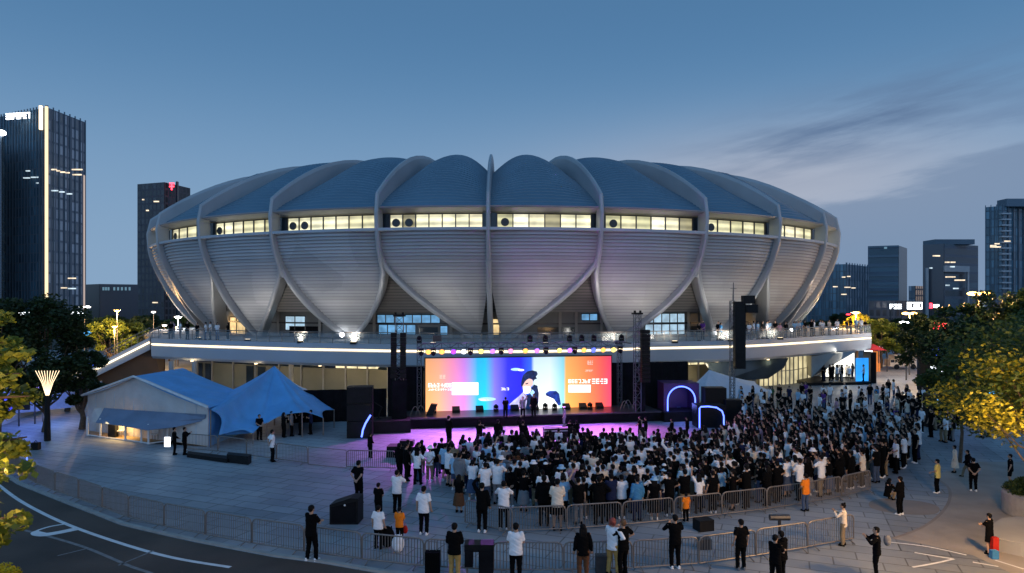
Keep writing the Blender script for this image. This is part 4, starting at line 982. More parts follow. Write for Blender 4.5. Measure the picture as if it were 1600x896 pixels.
def backpack(q,m,label,s=1.0,nm='backpack'):
    t=thing(nm,label,'bag',q); mb=MB(); mb.ball(q+Vector((0,0,.26*s)),(.19*s,.13*s,.27*s),12,9); mb.build('bag_body',m,t)
    mb=MB(); mb.ball(q+Vector((0,-.10*s,.17*s)),(.13*s,.08*s,.12*s),10,7); mb.build('pocket',m,t)
    for dx in (-.09,.09): mb=MB(); mb.tube([q+Vector((dx*s,.10*s,.08*s)),q+Vector((dx*s,.17*s,.28*s)),q+Vector((dx*s,.08*s,.50*s))],.016*s,5); mb.build('strap',m,t)
    return t
backpack(G(622,863),cmat('white'),'white backpack on the ground beside the orange-shirted child',1.15)
backpack(G(605,855),cmat('black'),'black bulky bag on the ground between two people at the outer barrier',1.4)
def suitcase(q,m,label,w_=.46,h_=.68,dp=.28,rz=0):
    t=thing('suitcase',label,'suitcase',q); mb=MB(); mb.box(q+Vector((0,0,.07+h_/2)),(w_,dp,h_),rz)
    for k in range(5): mb.box(q+Vector((-w_*.36+w_*.18*k,-dp/2-.008,.07+h_/2)),(.03,.02,h_*.86),rz)
    mb.build('shell',m,t)
    mb=MB(); mb.tube([q+Vector((-.11,.08,h_)),q+Vector((-.11,.08,h_+.36)),q+Vector((.11,.08,h_+.36)),q+Vector((.11,.08,h_))],.014,5); mb.build('handle',M['steel'],t)
    for dx in (-.17,.17):
        for dy in (-.09,.09): mb=MB(); mb.tube([q+Vector((dx-.02,dy,.04)),q+Vector((dx+.02,dy,.04))],.04,8); mb.build('wheel',M['black'],t)
suitcase(G(676,899),cmat('black'),'black suitcase with raised handle at the outer barrier near the tan trousers')
# black draped equipment trolley
q=G(749,902); t=thing('equipment_trolley','low black draped trolley standing at the outer barrier','trolley',q)
mb=MB(); mb.box(q+Vector((0,0,.98)),(.92,.5,.22)); mb.build('top_case',M['black'],t)
for dx,h_ in ((-.32,.52),(.22,.72)): mb=MB(); mb.box(q+Vector((dx,-.1,.93-h_/2)),(.26 if dx<0 else .46,.36,h_)); mb.build('hanging_cover',M['black_cloth'],t)
for dx in (-.38,.38):
    for dy in (-.18,.18): mb=MB(); mb.tube([q+Vector((dx,dy,.0)),q+Vector((dx,dy,.9))],.022,6); mb.build('leg',M['steel'],t)
box_thing('equipment_case',1099,828,.62,.5,.42,.3,M['black'],'small black case on the ground just outside the inner barrier','case')
box_thing('cable_box',1100,857,.42,.35,.36,.1,M['dark_steel'],'small grey box beside the outer barrier post','box')
box_thing('floor_box',941,894,.44,.3,.55,.0,M['dark_steel'],'flat grey box standing behind the outer barrier at the bottom','box')
q=G(1218,852); mb=MB(); mb.tube([(q.x,q.y,0),(q.x,q.y,.95)],[.06,.06],8); mb.tube([(q.x-.35,q.y,.98),(q.x+.35,q.y,.98)],.11,8); tag(mb.build('rolled_mat_stand',M['dark_steel'],loc=q),'dark post with a rolled cross piece behind the outer barrier, right','post')
q=G(56,703); mb=MB(); mb.box((q.x,q.y,.22),(.42,.3,.44)); mb.tube([(q.x-.1,q.y,.44),(q.x,q.y,.55),(q.x+.1,q.y,.44)],.02,5); tag(mb.build('black_bag',M['black'],loc=q),'small black bag alone on the plaza at the far left','bag')
q=G(42,722); mb=MB(); mb.tube([(q.x,q.y,.0),(q.x,q.y,.75)],.03,8); tag(mb.build('light_tube',M['neon_core'],loc=q),'upright blue-white light tube by the left barrier','light tube')
# planter bottom right
q=G(1622,806); t=thing('planter','round granite planter holding a clipped green shrub at the right edge','planter',q)
mb=MB(); mb.tube([(q.x,q.y,0),(q.x,q.y,.1),(q.x,q.y,.85),(q.x,q.y,.92)],[1.18,1.22,1.22,1.16],40); mb.build('bowl',M['granite'],t)
SHRUB=q.copy()
wp=[G(1552,806),G(1570,838),G(1585,856),G(1640,866),G(1700,880)]
t=thing('bench_wall','pale low curved wall with bench beside the planter','bench',G(1590,850))
arc_=[G(1557,862),G(1549,850),G(1552,838),G(1566,829),G(1590,826),G(1640,830),G(1700,842),G(1700,884),G(1640,876),G(1595,870)]
mb=MB(); mb.prism([(p.x,p.y) for p in arc_],0,.40); mb.prism([(p.x*.999+.0,p.y) for p in arc_],.405,.46); mb.build('seat_block',M['concrete'],t)
box_thing('banner_case',1554,868,.20,.16,.62,.0,cmat('red'),'tall red case with blue base held beside a walking person','case')
box_thing('small_bin',1553,873,.22,.18,.28,.0,cmat('blue'),'small blue box at the foot of the tall red case','box')
# ------------------------------------------------------------------ people
def V(*a): return Vector(a)
def remesh(mb,vox,name,mats,smooth=True,it=2,disp=0.0):
    me=bpy.data.meshes.new(name+'_raw'); me.from_pydata(mb.v,[],mb.f)
    bm=bmesh.new(); bm.from_mesh(me); bmesh.ops.remove_doubles(bm,verts=bm.verts,dist=1e-5); bmesh.ops.recalc_face_normals(bm,faces=bm.faces); bm.to_mesh(me); bm.free()
    o=bpy.data.objects.new(name,me); COL.objects.link(o)
    r=o.modifiers.new('r','REMESH'); r.mode='VOXEL'; r.voxel_size=vox; r.use_smooth_shade=True
    s=o.modifiers.new('s','SMOOTH'); s.iterations=it; s.factor=.5
    dg=bpy.context.evaluated_depsgraph_get(); dg.update()
    ev=o.evaluated_get(dg); out=bpy.data.meshes.new_from_object(ev); out.name=name
    bpy.data.objects.remove(o); bpy.data.meshes.remove(me)
    n_=len(out.vertices)
    if disp:
        co_=np.zeros(n_*3,dtype=np.float32); out.vertices.foreach_get('co',co_); co_=co_.reshape(-1,3)
        no=np.zeros(n_*3,dtype=np.float32); out.vertices.foreach_get('normal',no); no=no.reshape(-1,3)
        f=(np.sin(co_[:,2]*38+np.sin(co_[:,0]*17)*2.0+co_[:,1]*11)*.6+np.sin(co_[:,2]*71+co_[:,0]*43)*.4)*disp
        co_+=no*f[:,None]; out.vertices.foreach_set('co',co_.ravel())
    out.materials.clear()
    for m in mats: out.materials.append(m)
    out.polygons.foreach_set('use_smooth',[True]*len(out.polygons)); out.update()
    return out
def cap(mb,a,b,ra,rb,round_=True,n_=12):
    mb.tube([a,b],[ra,rb],n_)
    if round_: mb.ball(a,ra,12,8); mb.ball(b,rb,12,8)
def ik(a,c,l1,l2,hint):
    d=(c-a); L=min(d.length,(l1+l2)*.995); dn=d.normalized(); c=a+dn*L
    x=(l1*l1-l2*l2+L*L)/(2*L); h=math.sqrt(max(0,l1*l1-x*x)); hv=(hint-dn*hint.dot(dn)); hv.normalize()
    return a+dn*x+hv*h, c
# pose: wrist targets relative to shoulders, ankle targets, hip height, lean (forward)
ARM={'hang':((.07,.04,-.52),(.2,-1,0)),'clasp':((-.10,.22,-.40),(.6,-.6,-.3)),'phone':((-.07,.30,-.06),(.7,0,-.8)),'raise':((.0,.20,.44),(.8,.1,.2)),
     'cross':((-.22,.22,-.22),(.7,.1,-.7)),'back':((-.10,-.16,-.44),(.9,-.5,0)),'hip':((-.02,.06,-.33),(1,-.3,0)),'swing':((.05,.20,-.47),(0,-1,0)),'swingb':((.05,-.20,-.47),(0,-1,0)),'knee':((-.04,.36,-.28),(.5,0,-1)),'up2':((.06,.12,.50),(1,0,0))}
POSES={'stand':('hang','hang','a'),'clasp':('clasp','clasp','a'),'phone':('phone','phone','a'),'film':('raise','hang','a'),'film2':('raise','raise','a'),'cross':('cross','cross','b'),
       'behind':('back','back','a'),'walk':('swing','swingb','w'),'read':('phone','hip','b'),'crouch':('knee','knee','c'),'cheer':('up2','hang','b')}
LEGS={'a':((.10,.0),(-.10,.02),.92),'b':((.13,.06),(-.12,-.03),.915),'w':((.08,.27),(-.08,-.25),.89),'c':((.12,.12),(-.12,.18),.30)}
def skeleton(pose):
    la,ra,lg=POSES[pose]; J={}
    (ax,ay),(bx,by),hz=LEGS[lg]
    lean=.26 if lg=='c' else .02
    J['pel']=V(0,0 if lg!='c' else -.10,hz+.03)
    up_=V(0,lean,1).normalized()
    J['waist']=J['pel']+up_*.14; J['chest']=J['pel']+up_*.36; J['neck']=J['pel']+up_*.53; J['head']=J['neck']+V(0,.015,.155)
    for s,nm in ((1,'R'),(-1,'L')):
        sh=J['pel']+up_*.485+V(.165*s,0,0); J['sh'+nm]=sh
        w_,h_=ARM[ra if s>0 else la]; w_=V(w_[0]*s,w_[1],w_[2]); h_=V(h_[0]*s,h_[1],h_[2])
        e,wr=ik(sh,sh+w_,.285,.255,h_); J['el'+nm]=e; J['wr'+nm]=wr
        hip=J['pel']+V(.085*s,0,-.02); J['hip'+nm]=hip
        x,y=(ax,ay) if s>0 else (bx,by); an=V(x,y,.075)
        k,an=ik(hip,an,.43,.42,V(.05*s,1,0)); J['kn'+nm]=k; J['an'+nm]=an
    return J
def hand(mb,wr,el,s,curl=.5,grip=False):
    d=(wr-el).normalized(); side=d.cross(V(0,1,0)); 
    if side.length<.3: side=d.cross(V(0,0,1))
    side.normalize(); pn=side.cross(d).normalized()       # palm normal
    # palm
    pc=wr+d*.045
    for k in range(4): 
        o=side*(k-1.5)*.019; cap(mb,wr+d*.01+o*.6,wr+d*.085+o,.013,.0115)
    L=(.062,.075,.070,.055)
    for k in range(4):
        o=side*(k-1.5)*.0205; a=wr+d*.085+o; d1=(d+pn*curl*.6).normalized(); b=a+d1*L[k]*.5; d2=(d+pn*curl*1.8).normalized(); c=b+d2*L[k]*.5
        cap(mb,a,b,.0098,.009); cap(mb,b,c,.009,.008)
    a=wr+d*.03-side*.026; b=a+(d*.6-side*.8+pn*.4).normalized()*.04; c=b+(d*.9+pn*.5-side*.1).normalized()*.035
    cap(mb,a,b,.0125,.011); cap(mb,b,c,.011,.009)
def body_mesh(pose,fem):
    J=skeleton(pose); mb=MB(); sw=.93 if fem else 1.0
    h=J['head']
    mb.ball(h+V(0,-.008,.02),(.075,.093,.092),18,14); mb.ball(h+V(0,.022,-.035),(.058,.066,.078),16,12); mb.ball(h+V(0,.055,-.085),(.03,.03,.025),10,8)
    mb.ball(h+V(0,.094,-.020),(.012,.020,.022),8,6); mb.tube([h+V(0,.080,.018),h+V(0,.098,-.018)],[.008,.012],8)
    mb.tube([h+V(-.024,.082,-.058),h+V(.024,.082,-.058)],.009,8)
    for s in (-1,1):
        mb.ball(h+V(.074*s,-.006,-.010),(.012,.02,.030),8,8); mb.ball(h+V(.03*s,.078,.030),(.020,.012,.007),8,6)
    cap(mb,J['neck']+V(0,0,-.03),h+V(0,-.01,-.05),.056*sw,.050*sw)
    mb.ball((J['chest']+J['waist'])/2+V(0,0,.03),(.135*sw,.09,.23),16,12); mb.ball(J['pel'],(.145,.10,.12),16,10)
    for nm,s in (('R',1),('L',-1)):
        cap(mb,J['sh'+nm]*.6+J['chest']*.4+V(0,0,.03),J['sh'+nm],.06*sw,.052*sw)
        cap(mb,J['sh'+nm],J['el'+nm],.050*sw,.037*sw); cap(mb,J['el'+nm],J['wr'+nm],.037*sw,.024*sw)
        hand(mb,J['wr'+nm],J['el'+nm],s,.9 if 'phone' in POSES[pose] or 'raise' in POSES[pose] else .5)
        cap(mb,J['hip'+nm],J['kn'+nm],.078,.052); cap(mb,J['kn'+nm],J['an'+nm],.050,.034)
        a=J['an'+nm]; cap(mb,a+V(0,-.03,-.035),a+V(0,.13,-.045),.034,.026)
    out=remesh(mb,.0095,'body',[M['skin'],M['face_feature']],it=2)
    n_=len(out.polygons); c=np.zeros(n_*3,dtype=np.float32); out.polygons.foreach_get('center',c); c=c.reshape(-1,3)-np.array(h)
    eye=((np.abs(np.abs(c[:,0])-.030)<.013)&(np.abs(c[:,2]-.008)<.0065)&(c[:,1]>.06)); brow=((np.abs(np.abs(c[:,0])-.031)<.018)&(np.abs(c[:,2]-.033)<.005)&(c[:,1]>.06)); mouth=((np.abs(c[:,0])<.022)&(np.abs(c[:,2]+.060)<.0045)&(c[:,1]>.06))
    out.polygons.foreach_set('material_index',(eye|brow|mouth).astype(np.int32)); return out
def top_mesh(pose,fem,kind):
    J=skeleton(pose); mb=MB(); sw=.92 if fem else 1.0
    big=1.0 if kind!='hoodie' else 1.10
    ch=J['chest']; wa=J['waist']; pl=J['pel']; hem=pl+(pl-wa).normalized()*(.05 if not fem else .02)
    # torso as lofted ellipses
    up_=(J['neck']-pl).normalized(); rows=[]
    for t,rx,ry in ((-.15,.188,.128),(.0,.182,.125),(.12,.172,.118),(.26,.182,.122),(.38,.195,.125),(.455,.180,.105),(.505,.115,.080),(.53,.068,.062)):
        c=pl+up_*t; rows.append([c+V(rx*sw*big*math.cos(a),ry*big*math.sin(a),0) for a in [2*PI*k/20 for k in range(20)]])
    mb.grid(rows,True); mb.face(rows[0][::-1]); mb.face(rows[-1])
    for nm,s in (('R',1),('L',-1)):
        sh,el,wr=J['sh'+nm],J['el'+nm],J['wr'+nm]; cin=V(-.05*s,0,-.01)
        mb.ball(sh+cin*.3,.072*sw*big,12,10)
        if kind=='tee':
            e2=sh.lerp(el,.78); mb.tube([sh+cin*.5,e2],[.074*sw,.070*sw],12)
        else:
            mb.tube([sh+cin*.5,sh.lerp(el,.5),el],[.072*sw*big,.066*sw*big,.060*sw*big],12); mb.ball(el,.058*sw*big,12,8); mb.tube([el,wr],[.058*sw*big,.042*big],12)
    if kind=='hoodie': mb.ball(J['neck']+V(0,-.07,-.0),(.11,.07,.07),12,8)
    return remesh(mb,.014,kind,[cmat('black')],it=3,disp=.005)
def bottom_mesh(pose,kind):
    J=skeleton(pose); mb=MB(); pl=J['pel']
    mb.ball(pl+V(0,0,-.01),(.165,.118,.12),16,12)
    if kind=='skirt':
        rows=[]
        for z,rx,ry in ((.06,.145,.105),(-.08,.18,.14),(-.35,.22,.19),(-.62,.25,.22)):
            rows.append([pl+V(rx*math.cos(a)*(1+.03*math.sin(6*a)),ry*math.sin(a)*(1+.03*math.sin(6*a)),z) for a in [2*PI*k/28 for k in range(28)]])
        mb.grid(rows,True); mb.face(rows[0]); mb.face(rows[-1])
    else:
        for nm in 'RL':
            hp,kn,an=J['hip'+nm],J['kn'+nm],J['an'+nm]
            if kind=='shorts': mb.tube([hp+V(0,0,.02),hp.lerp(kn,.5),hp.lerp(kn,.92)],[.098,.092,.092],12)
            else:
                mb.tube([hp+V(0,0,.02),hp.lerp(kn,.5),kn],[.098,.088,.074],12); mb.ball(kn,.074,12,8); mb.tube([kn,kn.lerp(an,.5),an+(an-kn).normalized()*.02],[.073,.064,.060],12)
    return remesh(mb,.014,kind,[cmat('black')],it=3,disp=.005)
def shoe_mesh(pose):
    J=skeleton(pose); mb=MB()
    for nm in 'RL':
        a=J['an'+nm]; mb.ball(a+V(0,.045,-.035),(.047,.125,.042),12,8); mb.ball(a+V(0,-.03,-.01),(.042,.05,.055),10,8); mb.box(a+V(0,.04,-.065),(.082,.235,.018))
    return remesh(mb,.012,'shoes',[cmat('black')],it=1)
def hair_mesh(kind):
    mb=MB(); c=V(0,0,0)
    mb.ball(c+V(0,-.016,.034),(.085,.100,.092),18,14); mb.ball(c+V(0,-.05,-.005),(.078,.062,.085),14,10)
    if kind=='long':
        for dx in (-.05,0,.05): mb.tube([c+V(dx,-.055,.0),c+V(dx*1.3,-.085,-.16),c+V(dx*1.1,-.085,-.32)],[.055,.05,.028],10); 
    if kind=='bob':
        for dx in (-.062,-.03,.03,.062): mb.tube([c+V(dx,-.035,.02),c+V(dx,-.04,-.11)],[.045,.036],10)
    if kind=='bun': mb.ball(c+V(0,-.07,.125),(.04,.04,.038),10,8)
    if kind=='pony': mb.tube([c+V(0,-.10,.05),c+V(0,-.15,.0),c+V(0,-.13,-.14)],[.022,.032,.014],10)
    out=remesh(mb,.012,'hair',[M['hair_black']],it=2,disp=.003)
    # open the face
    bm=bmesh.new(); bm.from_mesh(out); dl=[v for v in bm.verts if v.co.y>.045 and v.co.z<.060]
    bmesh.ops.delete(bm,geom=dl,context='VERTS'); bm.to_mesh(out); bm.free(); out.update(); return out
def cap_mesh():
    mb=MB(); rows=[]
    for k in range(7):
        a=PI/2*k/6; rows.append([(.092*math.cos(a)*math.cos(b),-.012+.108*math.cos(a)*math.sin(b),.035+.095*math.sin(a)) for b in [2*PI*j/20 for j in range(20)]])
    mb.grid(rows,True); mb.face(rows[0][::-1])
    mb.slab([(-.065,.07,.038),(.065,.07,.038),(.05,.165,.028),(0,.18,.025),(-.05,.165,.028)],(0,0,.008)); return remesh(mb,.010,'cap',[cmat('white')],it=1)
def bucket_mesh():
    mb=MB(); prof=[(.085,.13),(.098,.06),(.10,.045),(.165,.0),(.163,-.006),(.095,.035)]
    mb.grid([[(r*math.cos(b),-.01+1.08*r*math.sin(b),z+.01) for b in [2*PI*j/24 for j in range(24)]] for r,z in prof],True); mb.face([(.085*math.cos(b),-.01+.092*math.sin(b),.14) for b in [2*PI*j/24 for j in range(24)]])
    me=bpy.data.meshes.new('bucket'); me.from_pydata(mb.v,[],mb.f); me.materials.append(cmat('white')); me.polygons.foreach_set('use_smooth',[True]*len(me.polygons)); return me
CACHE={}
def get(kind,*a):
    k=(kind,)+a
    if k not in CACHE: CACHE[k]={'body':body_mesh,'top':top_mesh,'bottom':bottom_mesh,'shoes':shoe_mesh,'hair':hair_mesh,'cap':lambda:cap_mesh(),'bucket':lambda:bucket_mesh()}[kind](*a)
    return CACHE[k]
def legkey(p): return {'a':'stand','b':'cross','w':'walk','c':'crouch'}[POSES[p][2]]
def part(name,me,par,m,loc=(0,0,0),rot=0):
    o=bpy.data.objects.new(name,me); COL.objects.link(o); o.parent=par; o.location=loc
    if rot: o.rotation_euler=(0,0,rot)
    o.material_slots[0].link='OBJECT'; o.material_slots[0].material=m; return o
def person(loc,face,scale,pose='stand',fem=False,top='tee',tc='black',bot='trousers',bc='black',hair='short',hc=None,hat=None,hatc='white',sc='black',label=None,group=None,z=0.0,turn=0.0):
    o=thing('person',label,'person',(loc[0],loc[1],z),group); o.rotation_euler=(0,0,face); o.scale=(scale*1.13,scale*1.08,scale); o['_o']=(0,0,0)
    b=bpy.data.objects.new('body',get('body',pose,fem)); COL.objects.link(b); b.parent=o
    part({'tee':'t_shirt','long':'long_sleeve_top','hoodie':'hoodie'}[top],get('top',pose,fem,top),o,cmat(tc))
    part(bot,get('bottom',legkey(pose),bot),o,cmat(bc))
    part('shoes',get('shoes',legkey(pose)),o,cmat(sc))
    hd=skeleton(pose)['head']
    part('hair',get('hair',hair),o,hc or M['hair_black'],hd)
    if hat: part('cap' if hat=='cap' else 'bucket_hat',get(hat),o,cmat(hatc),hd+V(0,0,.012))
    return o
def facing(px,py,tx,ty):               # heading from a point towards a target, +Y is 0
    return math.atan2(-(tx-px),(ty-py))
STG=S(9,0)
# ---- individually observed figures: feet px, feet y, head-top y, options, label
def obs(px,yf,yh,label,dirn=None,z=0.0,**k):
    q=G(px,yf,z); h=(yf-yh)*q.y/F; st=.36*1.0
    full=1.74 if k.get('pose')!='crouch' else 1.10
    s=max(.80,min(1.12,h/full)) if not k.pop('child',False) else max(.5,min(.8,h/full))
    f=facing(q.x,q.y,STG.x,STG.y) if dirn is None else dirn
    return person((q.x,q.y),f,s,label=label,z=z,**k)
W='white'
SINGLE=[
 (560,787,720,'person in black holding hands behind, standing alone left of the crowd',dict(pose='behind',tc='black')),
 (591,812,755,'person in black T-shirt partly hidden behind a white-shirted one, left',dict(pose='clasp',tc='black')),
 (591,858,790,'person in white T-shirt at the outer barrier beside black bag',dict(pose='stand',tc='white')),
 (620,802,735,'person in white T-shirt with raised hand left of the crowd',dict(pose='phone',tc='white')),
 (624,850,793,'child in orange shirt carrying a red bag at the outer barrier',dict(pose='clasp',tc='orange',child=True,hair='bun')),
 (662,836,760,'person in white T-shirt standing alone in the open plaza left',dict(pose='stand',tc='white',sc='white')),
 (486,877,790,'person in black with white shoes outside the outer barrier, leftmost',dict(pose='cross',tc='black',sc='white',dirn=-.5)),
 (710,907,818,'person in black top and tan trousers at the bottom barrier',dict(pose='clasp',top='long',tc='black',bc='tan')),
 (806,908,818,'person in white T-shirt and black trousers at the bottom barrier',dict(pose='clasp',tc='white')),
 (911,908,820,'person with long hair in black top and brown trousers at bottom barrier',dict(pose='stand',fem=True,hair='long',top='long',tc='black',bc='brown')),
 (957,899,810,'auburn-haired person in white top and tan trousers at bottom barrier',dict(pose='read',fem=True,hair='bob',hc='hair_red',top='long',tc='white',bc='tan',dirn=-.7)),
 (974,900,812,'brown-haired person in black beside the auburn-haired one',dict(pose='read',tc='black',hc='hair_brown',dirn=.6)),
 (1055,889,805,'person in black with white shoes behind the outer barrier, right of centre',dict(pose='phone',top='long',tc='black',sc='white')),
 (1158,891,812,'person in black with hands down at the outer barrier, right',dict(pose='stand',tc='black',sc='grey')),
 (1211,918,836,'person in black T-shirt with folded bare arms at the bottom edge',dict(pose='cross',tc='black',dirn=-.9)),
 (1221,912,830,'person in black hoodie close behind the folded-arms figure',dict(pose='cross',top='hoodie',tc='black',dirn=.4)),
 (1370,902,824,'person in black with small backpack reading a phone, bottom right',dict(pose='phone',top='long',tc='black',dirn=1.2)),
 (1407,805,745,'person in black hoodie standing on the round paving inlay',dict(pose='clasp',top='hoodie',tc='black',sc='white')),
 (1389,781,748,'person in black crouching on the paving right of the barriers',dict(pose='crouch',tc='black',bc='khaki',fem=True,hair='long',dirn=-1.2)),
 (1318,853,787,'black-haired person in white blouse at the outer barrier right end',dict(pose='phone',fem=True,hair='bun',top='long',tc='cream',bc='khaki',dirn=1.0)),
 (1465,771,718,'person in yellow shirt and black trousers on the right plaza',dict(pose='clasp',tc='yellow',sc='white')),
 (1521,768,716,'person in black top walking on the right plaza behind yellow shirt',dict(pose='behind',tc='black',sc='white',dirn=-.3)),
 (1492,739,702,'person in cream jacket and long pale skirt on the right plaza',dict(pose='stand',fem=True,hair='bob',top='long',tc='cream',bot='skirt',bc='cream')),
 (1512,747,703,'person in black top and beige trousers behind the black-clad walker',dict(pose='walk',top='hoodie',tc='black',bc='khaki')),
 (1579,759,710,'person in black top and shorts near the round planter',dict(pose='stand',tc='black',bot='shorts',bc='black',sc='white')),
 (1546,866,808,'person in black vest and shorts beside the tall red case',dict(pose='hip' if 'hip' in POSES else 'cross',tc='black',bot='shorts',bc='black')),
 (1259,799,741,'person in orange shirt and blue jeans outside the inner barrier',dict(pose='clasp',tc='orange',bc='denim blue')),
 (1072,815,771,'child in long orange top behind the inner barrier',dict(pose='stand',tc='orange',child=True)),
 (425,722,672,'person in white shirt and black trousers at the marquee barriers',dict(pose='behind',tc='white')),
 (272,711,668,'black-clad person holding the white board left of another by the marquee',dict(pose='clasp',top='long',tc='black')),
 (288,711,668,'black-clad person right of another by the marquee barriers',dict(pose='phone',top='long',tc='black',dirn=-1.3)),
 (578,716,681,'black-clad person between speaker stack and left barriers',dict(pose='clasp',top='hoodie',tc='black')),
 (701,697,650,'black-clad person standing alone closest to the stage left',dict(pose='clasp',top='long',tc='black')),
 (749,702,658,'person in black top and white trousers near the stage',dict(pose='phone',tc='black',bc='white')),
 (778,702,656,'person in black hoodie near the stage, right of white trousers',dict(pose='clasp',top='hoodie',tc='black')),
 (817,706,657,'tall black-clad person filming near the stage centre',dict(pose='film',top='long',tc='black')),
 (891,692,658,'black-clad person, left one of a pair beside the flight case',dict(pose='phone',tc='black')),
 (901,693,658,'black-clad person, right one of a pair beside the flight case',dict(pose='clasp',top='hoodie',tc='black')),
 (1000,685,652,'black-clad person, left one of a pair near the right tower base',dict(pose='clasp',tc='black')),
 (1009,686,652,'black-clad person, right one of a pair near the right tower base',dict(pose='phone',tc='black')),
 (1050,690,655,'black-clad person with pink-lit trousers before the neon arch',dict(pose='clasp',top='long',tc='black',bc='grey')),
 (1074,686,655,'black-clad person standing just before the arched portal',dict(pose='stand',top='hoodie',tc='black')),
 (790,654,621,'black-clad musician standing on the stage left of the singer',dict(pose='clasp',tc='black',z=HS+.012,dirn=.3)),
 (834,651,616,'black-clad person standing on the stage before the portrait',dict(pose='stand',top='long',tc='black',z=HS+.012,dirn=2.8)),
 (817,654,620,'singer in pale top on stage facing the crowd',dict(pose='film',tc='grey',z=HS+.012,dirn=PI)),
 (882,667,637,'grey-clad person in a white cap at the front edge of the stage',dict(pose='stand',tc='grey',bc='grey',hat='cap',hatc='white')),
 (1535,684,640,'black-clad person, left one of a pair under the yellow tree',dict(pose='clasp',top='long',tc='black',bot='shorts')),
 (1546,683,641,'black-clad person, right one of a pair under the yellow tree',dict(pose='stand',top='hoodie',tc='black')),
 (717,801,742,'person in black top and long brown skirt at the crowd left edge',dict(pose='clasp',fem=True,hair='long',tc='black',bot='skirt',bc='brown')),
 (787,829,752,'person in white T-shirt just inside the inner barrier left end',dict(pose='phone',tc='white',sc='white')),
 (871,829,745,'person in cream T-shirt and black shorts inside the inner barrier',dict(pose='clasp',tc='cream',bot='shorts',bc='black')),
 (850,822,742,'black-clad person left of the cream T-shirt at the inner barrier',dict(pose='stand',top='hoodie',tc='black')),
 (753,832,755,'black-clad person at the rounded end of the inner barrier',dict(pose='film',top='long',tc='black',sc='white')),
]
for px,yf,yh,lab,k in SINGLE:
    k=dict(k)
    if k.get('hc'): k['hc']=M[k['hc']]
    obs(px,yf,yh,lab,**k)
taken=[G(s[0],s[1]) for s in SINGLE]
# tents' visitors
for i,(px,py) in enumerate(((405,688),(443,684),(455,682),(470,680),(486,679))):
    q=G(px,py); f=rng.uniform(0,6.28); person((q.x,q.y),f,.93,pose=['clasp','phone','stand','read','cross'][i],fem=i%2==1,hair='long' if i%2 else 'short',tc=['black','black','grey','black','navy'][i],label='dark-clad visitor under the stretch tent edge, %s of five from the left'%ordn(i),group='visitors under the stretch tent')
# ---- the crowd
def inpoly(x,y,poly):
    c=False; n_=len(poly); j=n_-1
    for i in range(n_):
        if ((poly[i][1]>y)!=(poly[j][1]>y)) and (x<(poly[j][0]-poly[i][0])*(y-poly[i][1])/(poly[j][1]-poly[i][1])+poly[i][0]): c=not c
        j=i
    return c
dense_px=[(650,742),(690,738),(740,728),(800,722),(860,719),(930,716),(1000,716),(1050,718),(1100,714),(1132,706),(1150,690),(1185,668),(1300,680),(1400,683),(1440,700),(1435,722),(1402,742),(1362,760),(1270,779),(1180,795),(1060,809),(975,817),(905,822),(860,812),(810,800),(750,790),(712,770),(690,752),(650,758),(615,748)]
loose_px=[(1150,640),(1240,628),(1340,630),(1470,634),(1500,655),(1480,690),(1440,700),(1400,683),(1300,680),(1185,668),(1150,668)]
dw=[tuple(G(*p)[:2]) for p in dense_px]; lw=[tuple(G(*p)[:2]) for p in loose_px]
pts_=[]
def sample(poly,dmin,tries,seed,out):
    r=random.Random(seed); xs=[p[0] for p in poly]; ys=[p[1] for p in poly]
    for _ in range(tries):
        x=r.uniform(min(xs),max(xs)); y=r.uniform(min(ys),max(ys))
        if not inpoly(x,y,poly): continue
        if any((x-a)**2+(y-b)**2<dmin*dmin for a,b in out): continue
        if any((x-t.x)**2+(y-t.y)**2<.55**2 for t in taken): continue
        out.append((x,y))
sample(dw,.53,42000,5,pts_); nd=len(pts_)
pts2=[]; sample(lw,1.3,5000,6,pts2)
allp=[(x,y,0) for x,y in pts_]+[(x,y,1) for x,y in pts2]
allp.sort(key=lambda p:p[1])
NEAR=300-len(SINGLE)-5
near=allp[:NEAR]; far=allp[NEAR:]
def outfit(r):
    k={}; u=r.random()
    k['tc']='black' if u<.53 else 'white' if u<.83 else 'light blue' if u<.88 else 'grey' if u<.91 else 'cream' if u<.935 else 'pink' if u<.955 else 'navy' if u<.975 else r.choice(['blue','purple','khaki','green','brown'])
    k['fem']=r.random()<.42
    k['top']='tee' if k['tc'] in('white','light blue','cream','pink') and r.random()<.85 else r.choice(['tee','tee','long','hoodie'])
    k['bot']='trousers' if r.random()<.78 else ('skirt' if k['fem'] else 'shorts')
    k['bc']=r.choice(['black','black','black','black','navy','denim blue','grey','khaki'])
    k['hair']=r.choice(['long','long','bob','pony','bun']) if k['fem'] else 'short'
    k['pose']=r.choice(['stand','stand','clasp','clasp','clasp','phone','cross','behind','read','stand'] if r.random()<.955 else ['film','film','film2','cheer'])
    if r.random()<.09: k['hat']=r.choice(['cap','bucket']); k['hatc']=r.choice(['white','white','black','light blue'])
    k['sc']='white' if r.random()<.35 else 'black'
    return k
rr=random.Random(11); recs=[]
for x,y,lz in near:
    k=outfit(rr); f=facing(x,y,STG.x,STG.y)+rr.gauss(0,.30 if not lz else .9); s=rr.gauss(1.035 if not k['fem'] else .975,.035)
    recs.append((x,y,f,s,k))
